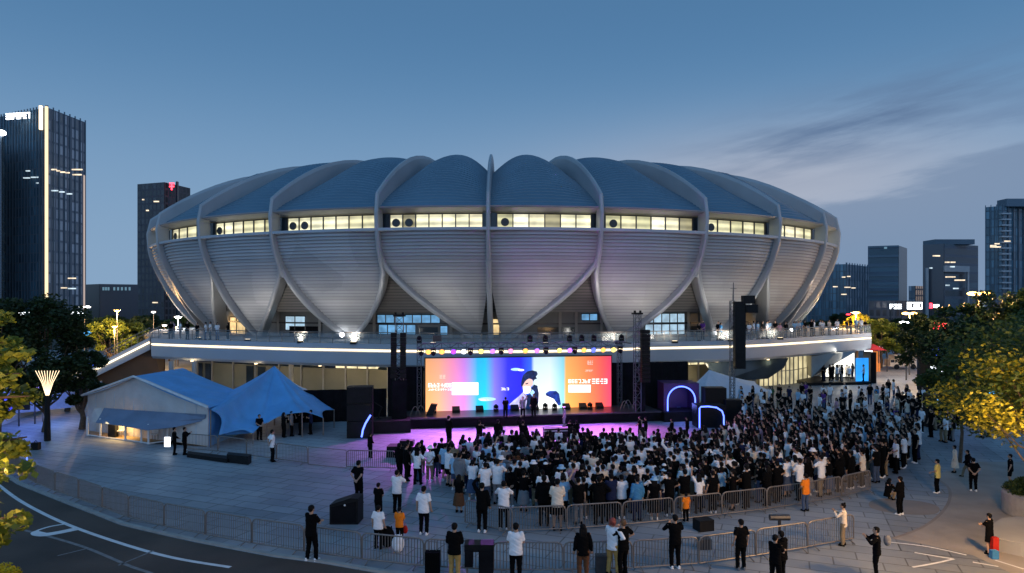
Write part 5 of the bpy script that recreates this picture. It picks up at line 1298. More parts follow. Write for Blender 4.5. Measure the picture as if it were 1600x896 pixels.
# labels: clothing, zone of the crowd, order from the left
def cloth_words(k):
    tn={'tee':'T-shirt','long':'long-sleeved top','hoodie':'hoodie'}[k['top']]
    h='person'
    if k.get('hat'): h='%s-%s person'%(k['hatc'].replace(' ','-'),'capped' if k['hat']=='cap' else 'hatted')
    bn='' if k['bot']=='trousers' and k['bc']=='black' else ' and jeans' if (k['bc'],k['bot'])==('denim blue','trousers') else ' and denim '+k['bot'] if k['bc']=='denim blue' else ' and %s %s'%(k['bc'],k['bot'])
    return h+' in '+k['tc']+' '+tn+bn
cnt={}
def zone(x,y):
    px=800+F*x/y; py=HZ+CH*F/y
    return 'front rows' if py>778 else 'middle rows' if py>742 else 'rear rows'
zz=sorted(range(len(recs)),key=lambda i:recs[i][0]/recs[i][1])
tot={}
for i in zz:
    key=(cloth_words(recs[i][4]),zone(*recs[i][:2])); tot[key]=tot.get(key,0)+1
for i in zz:
    x,y,f,s,k=recs[i]; key=(cloth_words(k),zone(x,y)); c=cnt.get(key,0); cnt[key]=c+1
    if tot[key]==1: lab='only %s, crowd %s'%key
    else: lab='%s, %s such from left, %s'%(key[0],ordn(c),key[1])
    person((x,y),f,s,label=lab,group='people standing in the crowd',**k)
# phones held up, lit screens
M['phone_screen']=emit('phone_screen',(.6,.8,1),1.6)
# ---- the people beyond the nearest three hundred: one low detail mass
LOW={}
def low(me,ratio):
    if me.name not in LOW:
        o=bpy.data.objects.new('tmp',me); COL.objects.link(o); d_=o.modifiers.new('d','DECIMATE'); d_.ratio=ratio
        dg=bpy.context.evaluated_depsgraph_get(); dg.update(); out=bpy.data.meshes.new_from_object(o.evaluated_get(dg)); bpy.data.objects.remove(o)
        n_=len(out.vertices); c=np.zeros(n_*3,dtype=np.float32); out.vertices.foreach_get('co',c)
        LOW[me.name]=(c.reshape(-1,3),[tuple(p.vertices) for p in out.polygons]); bpy.data.meshes.remove(out)
    return LOW[me.name]
mass_v=[];mass_f=[];mass_m=[];mats=[M['skin'],M['hair_black']]; midx={}
def addlow(me,ratio,f,s,x,y,z,mi,off=(0,0,0)):
    c,fs=low(me,ratio); cs,sn=math.cos(f),math.sin(f); v=(c+np.array(off))*s; n0=sum(len(a) for a in mass_v)
    mass_v.append(np.stack([v[:,0]*cs-v[:,1]*sn+x,v[:,0]*sn+v[:,1]*cs+y,v[:,2]+z],1)); mass_f.extend([tuple(q+n0 for q in p) for p in fs]); mass_m.extend([mi]*len(fs))
def cidx(c):
    if c not in midx: midx[c]=len(mats); mats.append(cmat(c))
    return midx[c]
def mass_person(x,y,z,f,r):
    k=outfit(r); p=r.choice(['stand','clasp']); s=r.gauss(1.0,.04); hd=skeleton(p)['head']
    addlow(get('body',p,False),.09,f,s,x,y,z,0); addlow(get('top',p,False,'tee'),.18,f,s,x,y,z,cidx(k['tc'])); addlow(get('bottom','stand','trousers'),.15,f,s,x,y,z,cidx(k['bc']))
    addlow(get('shoes','stand'),.2,f,s,x,y,z,cidx(k['sc'])); addlow(get('hair','long' if k['fem'] else 'short'),.25,f,s,x,y,z,1,tuple(hd))
r=random.Random(21)
for x,y,lz in far: mass_person(x,y,0,facing(x,y,STG.x,STG.y)+r.gauss(0,.4),r)
# visitors leaning on the terrace rail and in front of the lit booth
for px in list(range(265,360,9))+list(range(1085,1355,7)):
    if r.random()<.80:
        px_=px+r.uniform(-3,3); k0=min(range(len(dense)),key=lambda i:abs(800+F*dense[i].x/dense[i].y-px_)); q=dense[k0]
        yy=q.y+r.uniform(.6,2.2); mass_person((px_-800)/F*yy,yy,ZB,PI+r.gauss(0,.7),r)
for i in range(16): 
    q=G(r.uniform(1280,1350),r.uniform(596,601)); mass_person(q.x,q.y,.3,r.gauss(0,1),r)
for px,py in ((1388,622),(1396,624),(1386,634),(1478,692),(1484,688),(1490,690),(1475,672),(1497,668),(1420,655),(1455,660),(1580,640),(1560,650)): q=G(px,py); mass_person(q.x,q.y,0,r.gauss(0,1.5),r)
me=bpy.data.meshes.new('distant_crowd'); allv=np.concatenate(mass_v); me.from_pydata(allv.tolist(),[],mass_f)
for m_ in mats: me.materials.append(m_)
me.polygons.foreach_set('material_index',mass_m); o=bpy.data.objects.new('distant_crowd',me); COL.objects.link(o)
tag(o,'distant people behind the nearest part of the crowd and along the terrace rail','crowd',None,'stuff')
print('PEOPLE',len(near),len(far),nd,len(pts2))
# small carried things
bq=G(1373,900); backpack(bq+V(.26,-.02,.95),cmat('grey'),'small grey backpack on the person reading a phone, bottom right',.62)
def red_bag():
    q=G(633,846); mb=MB(); mb.ball(q+V(0,0,.42),(.10,.06,.15),10,8); mb.tube([q+V(-.05,0,.52),q+V(0,0,.68),q+V(.05,0,.52)],.01,5); tag(mb.build('red_bag',cmat('red'),loc=q),'small red bag carried by the orange-shirted child','bag')
red_bag()
# ------------------------------------------------------------------ distant buildings
def facade_mat(name,wallc,glassc,sx_,sz_,fw=.18,lit=0.0,rough=.25):
    # window grid in metres on object coordinates
    m,n,l=new_mat(name); b=n['Principled BSDF']; tc=n.new('ShaderNodeTexCoord'); g=n.new('ShaderNodeUVMap')
    br=n.new('ShaderNodeTexBrick'); br.offset=0; br.inputs['Scale'].default_value=1; br.inputs['Brick Width'].default_value=sx_; br.inputs['Row Height'].default_value=sz_
    br.inputs['Mortar Size'].default_value=fw; br.inputs['Mortar Smooth'].default_value=.1
    br.inputs['Color1'].default_value=(*[c*.55 for c in glassc],1); br.inputs['Color2'].default_value=(*[c*1.5 for c in glassc],1); br.inputs['Mortar'].default_value=(*wallc,1)
    l.new(g.outputs[0],br.inputs[0]); l.new(br.outputs['Color'],b.inputs['Base Color'])
    mr=n.new('ShaderNodeMapRange'); mr.inputs[3].default_value=rough; mr.inputs[4].default_value=.65; l.new(br.outputs['Fac'],mr.inputs[0]); l.new(mr.outputs[0],b.inputs['Roughness'])
    b.inputs['Metallic'].default_value=.15
    return m
def quad_uv(name,a,b,c,d,m,par,ulen,vlen):
    me=bpy.data.meshes.new(name); off=Vector(par['_o']); me.from_pydata([tuple(Vector(q)-off) for q in (a,b,c,d)],[],[(0,1,2,3)])
    uv=me.uv_layers.new()
    for i,q in enumerate(((0,0),(ulen,0),(ulen,vlen),(0,vlen))): uv.data[i].uv=q
    me.materials.append(m); o=bpy.data.objects.new(name,me); COL.objects.link(o); o.parent=par; return o
def tower(name,label,cat,plan,h,fmats,finsx=None,core=None,parapet=1.5,floorh=None):
    # plan: left, corner, right visible points plus far corner; each face gets its own curtain wall and modelled fins
    L,Cn,Rt=plan; Fr=L+Rt-Cn; c=(L+Rt)/2; t=thing(name,label,cat,(Cn.x,Cn.y,0))
    mb=MB(); mb.prism([(p.x*.9985+c.x*.0015,p.y*.9985+c.y*.0015) for p in (L,Cn,Rt,Fr)],0,h); mb.build('core',core or M['dark_steel'],t)
    for i,(a,b) in enumerate(((L,Cn),(Cn,Rt))):
        d=b-a; n_=Vector((d.y,-d.x,0)).normalized()*.12; 
        quad_uv('curtain_wall',up(a,0)+n_,up(b,0)+n_,up(b,h)+n_,up(a,h)+n_,fmats[i],t,d.length,h)
        if finsx and finsx[i]:
            mb=MB(); k_=int(d.length/finsx[i])
            for k in range(k_+1):
                q=a.lerp(b,k/k_)+n_*3; mb.box((q.x,q.y,h/2+parapet/4),(.28,.4,h+parapet/2),math.atan2(d.y,d.x))
            mb.build('facade_fins',M['fin'],t)
        if floorh and floorh[i]:
            mb=MB(); k_=int(h/floorh[i])
            for k in range(1,k_+1): q=(a+b)/2+n_*2.2; mb.box((q.x,q.y,h*k/k_-.4),(d.length,.5,1.0),math.atan2(d.y,d.x))
            mb.build('floor_bands',M['fin'],t)
    return t
M['fin']=mat('facade_fin',(.10,.15,.20),.5,.2,.1,.1)
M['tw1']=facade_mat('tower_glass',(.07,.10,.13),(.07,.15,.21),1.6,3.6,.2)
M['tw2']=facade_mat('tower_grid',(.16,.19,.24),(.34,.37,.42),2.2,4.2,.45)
M['tw3']=facade_mat('dark_block',(.09,.085,.10),(.035,.04,.05),2.6,3.6,.5)
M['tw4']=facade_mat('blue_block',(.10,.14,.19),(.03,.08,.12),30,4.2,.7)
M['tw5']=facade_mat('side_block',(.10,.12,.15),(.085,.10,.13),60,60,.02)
M['lit_win']=emit('lit_office',(1,.80,.55),1.1,.4,.5); M['lit_win2']=emit('lit_office_cool',(.75,.92,1),.8,.4,.5)
def lit(par,px,py,w_,h_,d,m=None,nm='lit_window'):
    a=P(px,py,d); s=d/F; mb=MB(); mb.slab([a,a+V(w_*s,0,0),a+V(w_*s,0,h_*s),a+V(0,0,h_*s)],(0,.4,0)); mb.build(nm,m or M['lit_win'],par)
# left tower
d0=260; Cn=GX(73,d0); L=GX(-14,276); Rt=GX(132,281)
h=CH+(HZ-168)/F*d0
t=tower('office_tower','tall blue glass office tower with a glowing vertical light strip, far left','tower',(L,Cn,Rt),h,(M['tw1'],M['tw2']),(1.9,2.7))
mb=MB(); mb.box((Cn.x+.6,Cn.y-1.0,h/2),(.75,.8,h),0); mb.build('light_strip',emit('tower_strip',(1,.74,.42),1.35),t)
mb=MB(); mb.box((Cn.x-1.6,Cn.y-.9,h-4.2),(.9,.9,9),0); mb.build('light_strip',M['warm_led_soft'],t)
mb=MB(); mb.box((Rt.x+.2,Rt.y-.6,(h-22)/2),(.5,.5,h-22),0); mb.build('edge_strip',emit('edge_strip',(.9,.7,.6),.5),t)
def glyph_sign(par,x0,y0,x1,y1,d,n_,seed,m,name='sign_letters',slope=0.0):
    r=random.Random(seed); mb=MB(); w_=(x1-x0)/n_; s=d/F
    for k in range(n_):
        xa=x0+k*w_; sy=slope*k*w_
        def bx(xa_,ya_,xb_,yb_):
            a=P(xa_,yb_+sy,d); b=P(xb_,ya_+sy,d); mb.slab([(a.x,d,a.z),(b.x,d,a.z),(b.x,d,b.z),(a.x,d,b.z)],(0,.3,0))
        H_=y1-y0; wd=w_*.80; th=H_*.20; tv=wd*.26
        for q in range(3):
            if r.random()<.75: bx(xa,y0+q*(H_-th)/2,xa+wd,y0+q*(H_-th)/2+th)
        c_=r.choice([(0,1),(0,1),(1,),(0,),(.5,)])
        for q in c_: bx(xa+q*(wd-tv),y0,xa+q*(wd-tv)+tv,y1)
    return mb.build(name,m,par)
glyph_sign(t,9,177.5,47,187,261,7,3,M['sign_white'],slope=-.06)
r=random.Random(4)
for px,py,w_ in ((40,268,6),(36,279,10),(48,278,12),(56,287,8)): lit(t,px,py,w_,1.6,262,M['lit_win2'])
for px,py,w_,dd in ((80,266,8,261),(88,268,5,263),(94,270,7,266),(102,271,6,268),(112,266,16,271),(113,274,14,271),(80,299,10,261),(92,301,8,265),(104,304,8,268),(95,451,9,264),(106,452,12,266),(106,436,12,267)): lit(t,px,py,w_,1.8,dd-3,M['lit_win'] if r.random()<.5 else M['lit_win2'])
# wing with a lamp at the very left
wg=tower('office_wing','dark lower tower wing with a bright white roof lamp at the left edge','tower',(GX(-60,262),GX(3,250),GX(8,262)),CH+(HZ-213)/F*250,(M['tw1'],M['tw1']),(1.9,None))
mb=MB(); mb.ball(P(3,208,249),(1.4,1.2,1.0)); mb.build('roof_lamp',M['lamp_white'],wg)
# second dark tower with the red sign
d1=350; L=GX(215,356); Cn=GX(257,350); Rt=GX(297,368); h=CH+(HZ-285)/F*350
t=tower('office_tower','dark square office tower with a glowing red sign at its top corner','tower',(L,Cn,Rt),h,(M['tw3'],M['tw3']),None)
glyph_sign(t,264.5,286,273.5,297,347,1,5,M['sign_red']); 
mb=MB(); q=GX(277,354); mb.box((q.x,q.y,h/2+1),(.8,1.5,h),0); mb.build('vertical_recess',M['glass_dark'],t)
for px,py,w_ in ((241,341,14),(262,341,5),(240,316,8),(238,474,8),(222,313,3),(228,330,4)): lit(t,px,py,w_,1.8,345,M['lit_win'])
# low building between the towers
t=tower('low_block','low dark office block with faint lit clerestory between the two left towers','office block',(GX(134,300),GX(156,292),GX(216,300)),CH+(HZ-444)/F*292,(M['tw5'],M['tw5']),None)
for k,px in enumerate((160,164,168,177,183,189,195,201)): lit(t,px,454,2.2,5,289,emit('dim_window',(.3,.55,.7),.35) if k==0 else bpy.data.materials['dim_window'])
# right side blocks
dR=330
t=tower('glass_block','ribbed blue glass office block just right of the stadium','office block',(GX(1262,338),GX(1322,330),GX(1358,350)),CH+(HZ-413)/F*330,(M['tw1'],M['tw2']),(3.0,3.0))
for px,py,w_ in ((1316,434,5),(1324,433,5),(1320,450,9),(1331,451,6),(1315,461,8),(1302,449,7)): lit(t,px,py,w_,1.5,326)
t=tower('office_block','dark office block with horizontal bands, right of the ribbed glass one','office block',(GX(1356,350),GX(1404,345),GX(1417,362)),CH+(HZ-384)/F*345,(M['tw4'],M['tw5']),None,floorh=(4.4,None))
lit(t,1382,389,4,3,342,bpy.data.materials['dim_window'])
t=thing('portal_block','dark office block with a framed glass front and scattered lit windows','office block',GX(1480,340))
hB=CH+(HZ-381)/F*340
L_,C_,R_=GX(1442,346),GX(1475,340),GX(1528,352)
t2=tower('framed_block','dark framed office block with scattered lit windows, second from the right','office block',(L_,C_,R_),hB,(M['tw5'],M['tw4']),None,floorh=(None,None)); bpy.data.objects.remove(t)
mb=MB(); 
for a,b,z0,z1 in ((GX(1447,341),GX(1451,341),0,hB-12),(GX(1512,344.5),GX(1514.5,345),0,hB-13)): mb.slab([up(a,z0),up(b,z0),up(b,z1),up(a,z1)],(0,1,0))
mb.slab([up(GX(1476,338.5),hB-14),up(GX(1515,344),hB-14),up(GX(1515,344),hB-11),up(GX(1476,338.5),hB-11)],(0,1,0)); mb.build('facade_frame',M['fascia'],t2)
for px,py,w_,mm in ((1458,401,11,0),(1453,420,4,1),(1477,411,7,0),(1486,411,7,0),(1485,418,7,1),(1478,434,15,0),(1492,439,16,0),(1478,447,6,1),(1490,452,8,1)): lit(t2,px,py,w_,1.9,333,M['lit_win2'] if mm else M['lit_win'])
mb=MB(); q=GX(1482,348); mb.box((q.x,q.y,hB+1.2),(20,10,2.5)); mb.build('roof_plant',M['fin'],t2)
t=tower('small_block','small pale office block in the gap between two right towers','office block',(GX(1420,400),GX(1430,396),GX(1446,404)),CH+(HZ-447)/F*396,(M['tw2'],M['tw3']),None)
hC=CH+(HZ-322)/F*300
t=tower('office_tower','tall blue glass office tower at the right edge with balconies','tower',(GX(1540,304),GX(1566,300),GX(1606,308)),hC,(M['tw1'],M['tw1']),(1.8,3.4),floorh=(None,None))
mb=MB()
for k in range(14): a=P(1566,335+k*9.0,298); mb.slab([a,a+V(4.0,0,0),a+V(4.0,0,.6),a+V(0,0,.6)],(0,2,0))
mb.build('balconies',M['fascia'],t)
mb=MB(); q=GX(1590,303); mb.box((q.x,q.y,hC+1.5),(14,6,3.4)); mb.build('roof_plant',M['fin'],t)
for px,py,w_ in ((1548,385,9),(1555,382,7),(1548,387,16),(1570,378,9)): lit(t,px,py,w_,1.8,296)
t=tower('podium_block','low dark reddish podium in front of the banded office block','podium',(GX(1357,300),GX(1400,298),GX(1440,310)),CH+(HZ-470)/F*298,(M['tw3'],M['tw3']),None,core=M['brown_wall'])
def rooftop_sign(x0,y0,x1,y1,d,n_,seed,m,label):
    a=P((x0+x1)/2,y1,d); t=thing('illuminated_sign',label,'sign',(a.x,d,0)); glyph_sign(t,x0,y0,x1,y1,d,n_,seed,m)
    mb=MB(); 
    for px in (x0+1,x1-1): b=P(px,y1,d+.5); mb.tube([(b.x,d+.5,0),(b.x,d+.5,b.z)],.2,5)
    b0,b1=P(x0,y1,d+.5),P(x1,y1,d+.5); mb.tube([(b0.x,d+.5,b0.z),(b1.x,d+.5,b1.z)],.15,5); mb.build('sign_frame',M['dark_steel'],t)
rooftop_sign(1391,475.5,1410,483,290,3,11,M['sign_white'],'white illuminated rooftop characters right of the reddish podium')
rooftop_sign(1418,472.5,1442,483.5,280,5,12,M['sign_white'],'largest white illuminated characters between the right office blocks')
rooftop_sign(1453,474,1457.5,482,270,1,13,M['sign_red'],'small red illuminated character left of white ones, right skyline')
rooftop_sign(1459,476,1468,481,270,3,14,M['sign_white'],'small white illuminated characters beside the red one')
rooftop_sign(107,486,116,496,240,1,15,M['sign_white'],'white illuminated character beneath the left tower, first')
rooftop_sign(119,486,133,493,240,3,16,M['sign_white'],'white illuminated characters beneath the left tower, right group')
rooftop_sign(22,488,46,496,230,4,17,M['sign_white'],'white illuminated strip behind the dark left tree')
# ------------------------------------------------------------------ street lamps
def lamp_post(px,py,d,kind,label,arms=1,power=0,size=1.0,base=0.0):
    a=P(px,py,d); t=thing('street_lamp',label,'street lamp',(a.x,d,base)); s=size
    mb=MB(); mb.tube([(a.x,d,base),(a.x,d,a.z+.05)],[.11*s,.06*s],8); mb.tube([(a.x-.75*s,d,a.z+.08),(a.x+.75*s,d,a.z+.08)],.05*s,6); mb.build('pole',M['steel'],t)
    for k in ((-1,1) if arms==2 else (0,)):
        mb=MB(); mb.ball((a.x+.55*s*k,d,a.z),(.50*s,.30*s,.17*s),10,6); mb.build('lamp_head',M['lamp_sodium'] if kind=='s' else M['lamp_white'] if kind=='w' else M['neon_core'],t)
    if power: light('POINT','lamp_light',(a.x,d-.2,a.z-.5),power,(1,.58,.22) if kind=='s' else (.8,.9,1) if kind=='w' else (.15,.25,1),t,None,.4)
lamp_post(183,486,92,'s','tall orange street lamp behind the left trees, upper one',1,5000,.65)
lamp_post(179,511,86,'s','orange street lamp low among the left trees',1,4500,.6)
lamp_post(132,480,95,'w','white street lamp below the left tower',2,0,.8)
lamp_post(101,514.5,70,'s','small orange lamp within the dark left tree',1,300,.6)
lamp_post(240,488,97,'w','white street lamp left of the stadium, higher one',1,0,.6)
lamp_post(278,496,96,'w','brightest white street lamp beside the stadium left edge',1,1500,.9)
lamp_post(257,509,95,'w','white street lamp left of the stadium, lower one',1,0,.6)
lamp_post(274,512,95,'s','orange street lamp left of the stadium beside white ones',1,800,.6)
lamp_post(67,577,50,'b','blue lit globe lamp by the left blue booth',1,160,.55)
lamp_post(1529,459,62,'s','large double orange street lamp above the right trees',2,3500,1.0)
lamp_post(1421,490,84,'s','orange double street lamp behind the white one, right plaza',2,1500,.9)
lamp_post(1416,504,78,'w','white street lamp on the right plaza',2,700,.75)
lamp_post(1337,489,97,'s','orange street lamp over the small golden tree',1,5000,1.0)
lamp_post(1760,560,16,'s','orange street lamp far out at the right beyond the planter',1,1500,.6)
lamp_post(1655,640,19.5,'s','orange street lamp out at the right beside the golden tree',1,1900,.6)
lamp_post(-105,700,10.2,'s','orange street lamp out at the left beside the leafy branches',1,900,.5)
for i,(px,py,d,c) in enumerate(((1468,510,95,'sign_red'),(1453,510,95,'sign_red'),(1324,493,150,'sign_red'),(1431,517,120,'sign_blue'))):
    q=P(px,py,d); t=thing('traffic_light' if c=='sign_red' else 'illuminated_sign',['red signal lamp cluster inside the right trees','dim red signal lamp left of the brighter red one','red signal lamp left of the golden tree','small square blue sign right of the plaza lamps'][i],'signal' if c=='sign_red' else 'sign',(q.x,d,0))
    mb=MB(); mb.tube([(q.x,d,0),(q.x,d,q.z)],.08,6); mb.build('pole',M['dark_steel'],t); mb=MB(); w_=[.9,.45,.6,.75][i]; mb.box(q,(w_*2,.2,w_)) if i!=3 else mb.box(q,(1.1,.2,1.1)); mb.build('lamp',M[c],t)
# ------------------------------------------------------------------ booths right
t=thing('exhibition_booth','bright white open exhibition booth with blue side screen under the deck end','booth',G(1310,600))
d=77; mb=MB(); a,b=GX(1262,72.5),GX(1362,73.5); mb.slab([up(a,0),up(b,0),up(b,0)+V(0,6.5,0),up(a,0)+V(0,6.5,0)],(0,0,.3)); mb.build('platform',M['black'],t)
mb=MB(); mb.slab([P(1284,589,77.5),P(1335,589,77.5),P(1335,552,77.5),P(1311,556,77.5)],(0,.25,0)); mb.build('back_wall',M['booth_glow'],t)
mb=MB(); mb.slab([P(1337,597,74),P(1355,596,74.5),P(1355,560,74.5),P(1337,560,74)],(.3,.3,0)); mb.build('blue_screen',M['booth_blue'],t)
mb=MB(); mb.box((GX(1359,75.5).x,75.5,1.7),(.6,1.6,3.4)); mb.build('side_pillar',M['black'],t)
light('AREA','booth_light',GX(1310,75.5,2.7),160,(1,.95,.8),t,GX(1310,70,0),2.5)
t=thing('food_stall','small stall with red canopy and orange glowing front','stall',GX(1372,88))
d=88; x0,x1=wpx(1357,d),wpx(1386,d); z1=CH-(548-HZ)/F*d
mb=MB(); cx=(x0+x1)/2; mb.face([(x0,d,z1),(x1,d,z1),(cx,d+1.2,z1+.8)]); mb.face([(x1,d,z1),(x1,d+2.4,z1),(cx,d+1.2,z1+.8)]); mb.face([(x0,d+2.4,z1),(x0,d,z1),(cx,d+1.2,z1+.8)]); mb.face([(x1,d+2.4,z1),(x0,d+2.4,z1),(cx,d+1.2,z1+.8)]); mb.build('canopy',M['booth_red'],t)
for x in (x0,cx+.1,x1): mb=MB(); mb.tube([(x,d,0),(x,d,z1)],.06,6); mb.build('post',M['dark_steel'],t)
mb=MB(); mb.slab([(x0+.3,d+1.6,.1),(x1-.1,d+1.6,.1),(x1-.1,d+1.6,z1-.2),(x0+.3,d+1.6,z1-.2)],(0,.1,0)); mb.build('lit_wall',M['booth_orange'],t)
mb=MB(); mb.box((cx-.4,d+.2,.55),(1.4,.5,1.1)); mb.build('counter',M['booth_orange'],t)
mb=MB(); q=GX(1357,80,0); mb.box((q.x,q.y,CH-(554-HZ)/F*80),(.8,.3,.85)); mb.tube([(q.x,q.y,0),(q.x,q.y,2.0)],.06,6); tag(mb.build('light_box',M['sign_white'],loc=q),'white glowing box sign beside the red canopy stall','sign')
t=thing('billboard','long dark blue billboard with a pink lower light line, right','billboard',GX(1392,98))
mb=MB(); mb.slab([P(1366,541,98),P(1418,541,98),P(1418,531,98),P(1366,531,98)],(0,.5,0)); mb.build('panel',M['booth_navy'] if 'booth_navy' in M else emit('billboard_navy',(.01,.02,.20),.5),t)
mb=MB(); mb.tube([P(1368,543,98),P(1420,543,98)],.16,6); mb.build('light_line',emit('pink_line',(1,.45,.75),2.5),t)
for px in (1368,1415): mb=MB(); q=GX(px,98.4); mb.tube([(q.x,q.y,0),(q.x,q.y,3.0)],.15,6); mb.build('post',M['dark_steel'],t)
q=GX(1410,92); t=thing('parked_van','cream box van parked beyond the plaza on the right','van',q)
mb=MB(); mb.box((q.x,q.y,1.15),(2.9,1.6,1.5)); mb.box((q.x-1.7,q.y,.85),(.7,1.5,.9)); mb.build('van_body',cmat('cream'),t)
mb=MB(); mb.box((q.x-1.75,q.y-.02,1.1),(.5,1.54,.35)); mb.build('windscreen',M['glass_dark'],t)
for dx in (-1.2,1.0): mb=MB(); mb.tube([(q.x+dx,q.y-.82,.35),(q.x+dx,q.y-.70,.35)],.35,12); mb.build('wheel',M['black'],t)
# small lit stalls glimpsed through the right trees
M['stall_violet']=emit('stall_violet',(.45,.35,1),1.2,.3,1); M['stall_cyan']=emit('stall_cyan',(.1,.5,1),1.4,.3,1); M['stall_pink']=emit('stall_pink',(1,.45,.6),1.2,.3,1)
r=random.Random(8)
cfg=[(1470,552,70,'sign_blue',2.3,1.6,'deep blue'),(1466,541,72,'sign_white',.7,.4,'white'),(1478,545,72,'stall_pink',.6,.3,'pink'),(1500,556,68,'stall_violet',1.4,.7,'violet'),(1452,561,68,'sign_white',.4,.4,'small white'),(1512,549,74,'stall_cyan',.5,.8,'cyan'),(1580,553,66,'stall_cyan',.8,.5,'pale cyan'),(1538,582,58,'stall_cyan',.6,.6,'turquoise'),(1560,588,56,'sign_blue',1.0,1.0,'dark blue'),(1568,585,57,'stall_pink',.4,.4,'small pink'),(1472,578,60,'sign_white',1.9,.7,'dim white'),(1510,610,50,'stall_violet',1.7,1.0,'pale lilac'),(1472,628,47,'stall_cyan',.6,.5,'blue-white'),(1560,612,48,'stall_cyan',1.2,.4,'low cyan'),(1594,614,48,'stall_cyan',1.0,.6,'rightmost cyan')]
for i,(px,py,d,c,w_,h_,nm) in enumerate(cfg):
    q=P(px,py,d); z0=max(.1,q.z-h_/2)
    t=thing('market_stall','dark market stall with %s glowing panel, seen through the right trees'%nm,'stall',(q.x,d,0),'market stalls beyond the right trees')
    mb=MB(); mb.box((q.x,d+.7,(z0+h_)/2+.1),(w_+.5,1.2,z0+h_+.2)); mb.build('stall_body',M['black'],t)
    mb=MB(); mb.box((q.x,d+.05,z0+h_/2),(w_,.08,h_)); mb.build('lit_panel',M[c],t)
# pale tent roof strip behind right tree
# ------------------------------------------------------------------ left blue booth and wall behind the dark tree
t=thing('event_booth','blue and white lit event booth with black screen behind the left trees','booth',G(50,655))
d=50.5; mb=MB(); mb.slab([P(-30,652,49),P(112,637,54),P(112,606,54),P(-30,612,49)],(0,.4,0)); mb.build('back_wall',M['booth_wall'] if 'booth_wall' in M else mat('booth_wall',(.35,.42,.60),.6),t)
mb=MB(); mb.slab([P(-30,612,48.8),P(130,603,54),P(130,606,54),P(-30,616,48.8)],(0,2.5,.1)); mb.build('roof_edge',M['fascia'],t)
mb=MB(); mb.slab([P(23,641,49.5),P(45,641,49.8),P(45,622,49.8),P(23,622,49.5)],(0,.15,0)); mb.build('screen',M['black'],t)
mb=MB(); mb.slab([P(-5,648,49.2),P(20,645,49.6),P(20,620,49.6),P(-5,622,49.2)],(0,.06,0)); mb.build('blue_panel',emit('violet_panel',(.08,.10,1),.8,.4,.8),t)
light('POINT','booth_light',(P(40,625,47.5)),200,(.15,.25,1),t,None,.5)
light('POINT','booth_light',(P(95,620,50)),120,(.4,.55,1),t,None,.5)
mb=MB(); pts=smooth_px([(-20,672),(10,662),(40,650),(75,640)],4)
mb.grid([[ (p.x,p.y,0) for p in pts],[(p.x,p.y,.75) for p in pts],[(p.x,p.y+.25,.75) for p in pts],[(p.x,p.y+.25,0) for p in pts]]); tag(mb.build('low_wall',M['fascia'],loc=G(20,662)),'low curved pale wall before the blue booth, left','wall')
# umbrella-like blue lights and the gold LED fountain of canes
q=GX(74,43.0); t=thing('light_sculpture','fan of golden lit canes rising from a black trunk, left','light sculpture',q); zt=CH-(618-HZ)/F*43
mb=MB(); mb.tube([(q.x,q.y,0),(q.x,q.y,zt)],[.20,.13],10); mb.build('trunk',M['black'],t)
for k in range(9):
    a=-1+2*k/8; mb=MB(); mb.tube([(q.x+a*.08,q.y,zt-.05),(q.x+a*.35,q.y,zt+.8),(q.x+a*.75,q.y,zt+1.55)],.016,5); mb.build('lit_cane',M['warm_led_soft'],t)
for i,(px,py,d,w_) in enumerate(((53,603,49,1.8),(28,585,48,.5),(136,571,74,1.4),(110,560,76,.7),(137,521,95,1.0),(120,518,96,.6))):
    q=P(px,py,d); t=thing('blue_canopy' if i==0 else 'string_light',['blue striped glowing canopy beneath the dark left tree','blue-white lantern at the left edge','deep blue lamp cluster right of the dark left tree','pale blue lamp inside the dark left tree','bright blue-white lamp cluster in the left trees','faint blue lamp left of the brighter cluster'][i],'lamp',(q.x,d,0))
    mb=MB(); mb.tube([(q.x,d+.1,0),(q.x,d+.1,q.z)],.05,6); mb.build('pole',M['dark_steel'],t)
    mb=MB(); mb.ball(q,(w_*.5,.3,w_*.32),12,7); mb.build('lamp_globe',M['stall_cyan'] if i in(1,3,4) else M['sign_blue'] if i!=0 else M['stall_violet'],t)
# ------------------------------------------------------------------ trees
def leaves_mesh(name,clumps,n_leaf,size,m,seed,flat=.0,stretch=1.5):
    g=np.random.default_rng(seed); C=np.array([c[:3] for c in clumps]); Rd=np.array([c[3] for c in clumps]); wts=Rd**2; wts/=wts.sum()
    idx=g.choice(len(clumps),n_leaf,p=wts); d=g.normal(size=(n_leaf,3)); d/=np.linalg.norm(d,axis=1)[:,None]
    rad=Rd[idx]*(g.random(n_leaf)**.45)
    pos=C[idx]+d*rad[:,None]*np.array([1,1,.72])
    a=g.normal(size=(n_leaf,3)); a[:,2]*=.5; a/=np.linalg.norm(a,axis=1)[:,None]
    b=np.cross(a,g.normal(size=(n_leaf,3))); b/=np.linalg.norm(b,axis=1)[:,None]
    s=size*g.uniform(.6,1.3,n_leaf)[:,None]
    v=np.stack([pos-a*s*stretch/2,pos+b*s*.42-a*s*.05,pos+a*s*stretch/2,pos-b*s*.42-a*s*.05],1).reshape(-1,3)
    me=bpy.data.meshes.new(name); me.vertices.add(len(v)); me.vertices.foreach_set('co',v.astype(np.float32).ravel())
    me.loops.add(4*n_leaf); me.loops.foreach_set('vertex_index',np.arange(4*n_leaf,dtype=np.int32)); me.polygons.add(n_leaf)
    me.polygons.foreach_set('loop_start',np.arange(0,4*n_leaf,4,dtype=np.int32)); me.polygons.foreach_set('loop_total',np.full(n_leaf,4,dtype=np.int32))
    me.update(); me.validate(); me.materials.append(m); return me
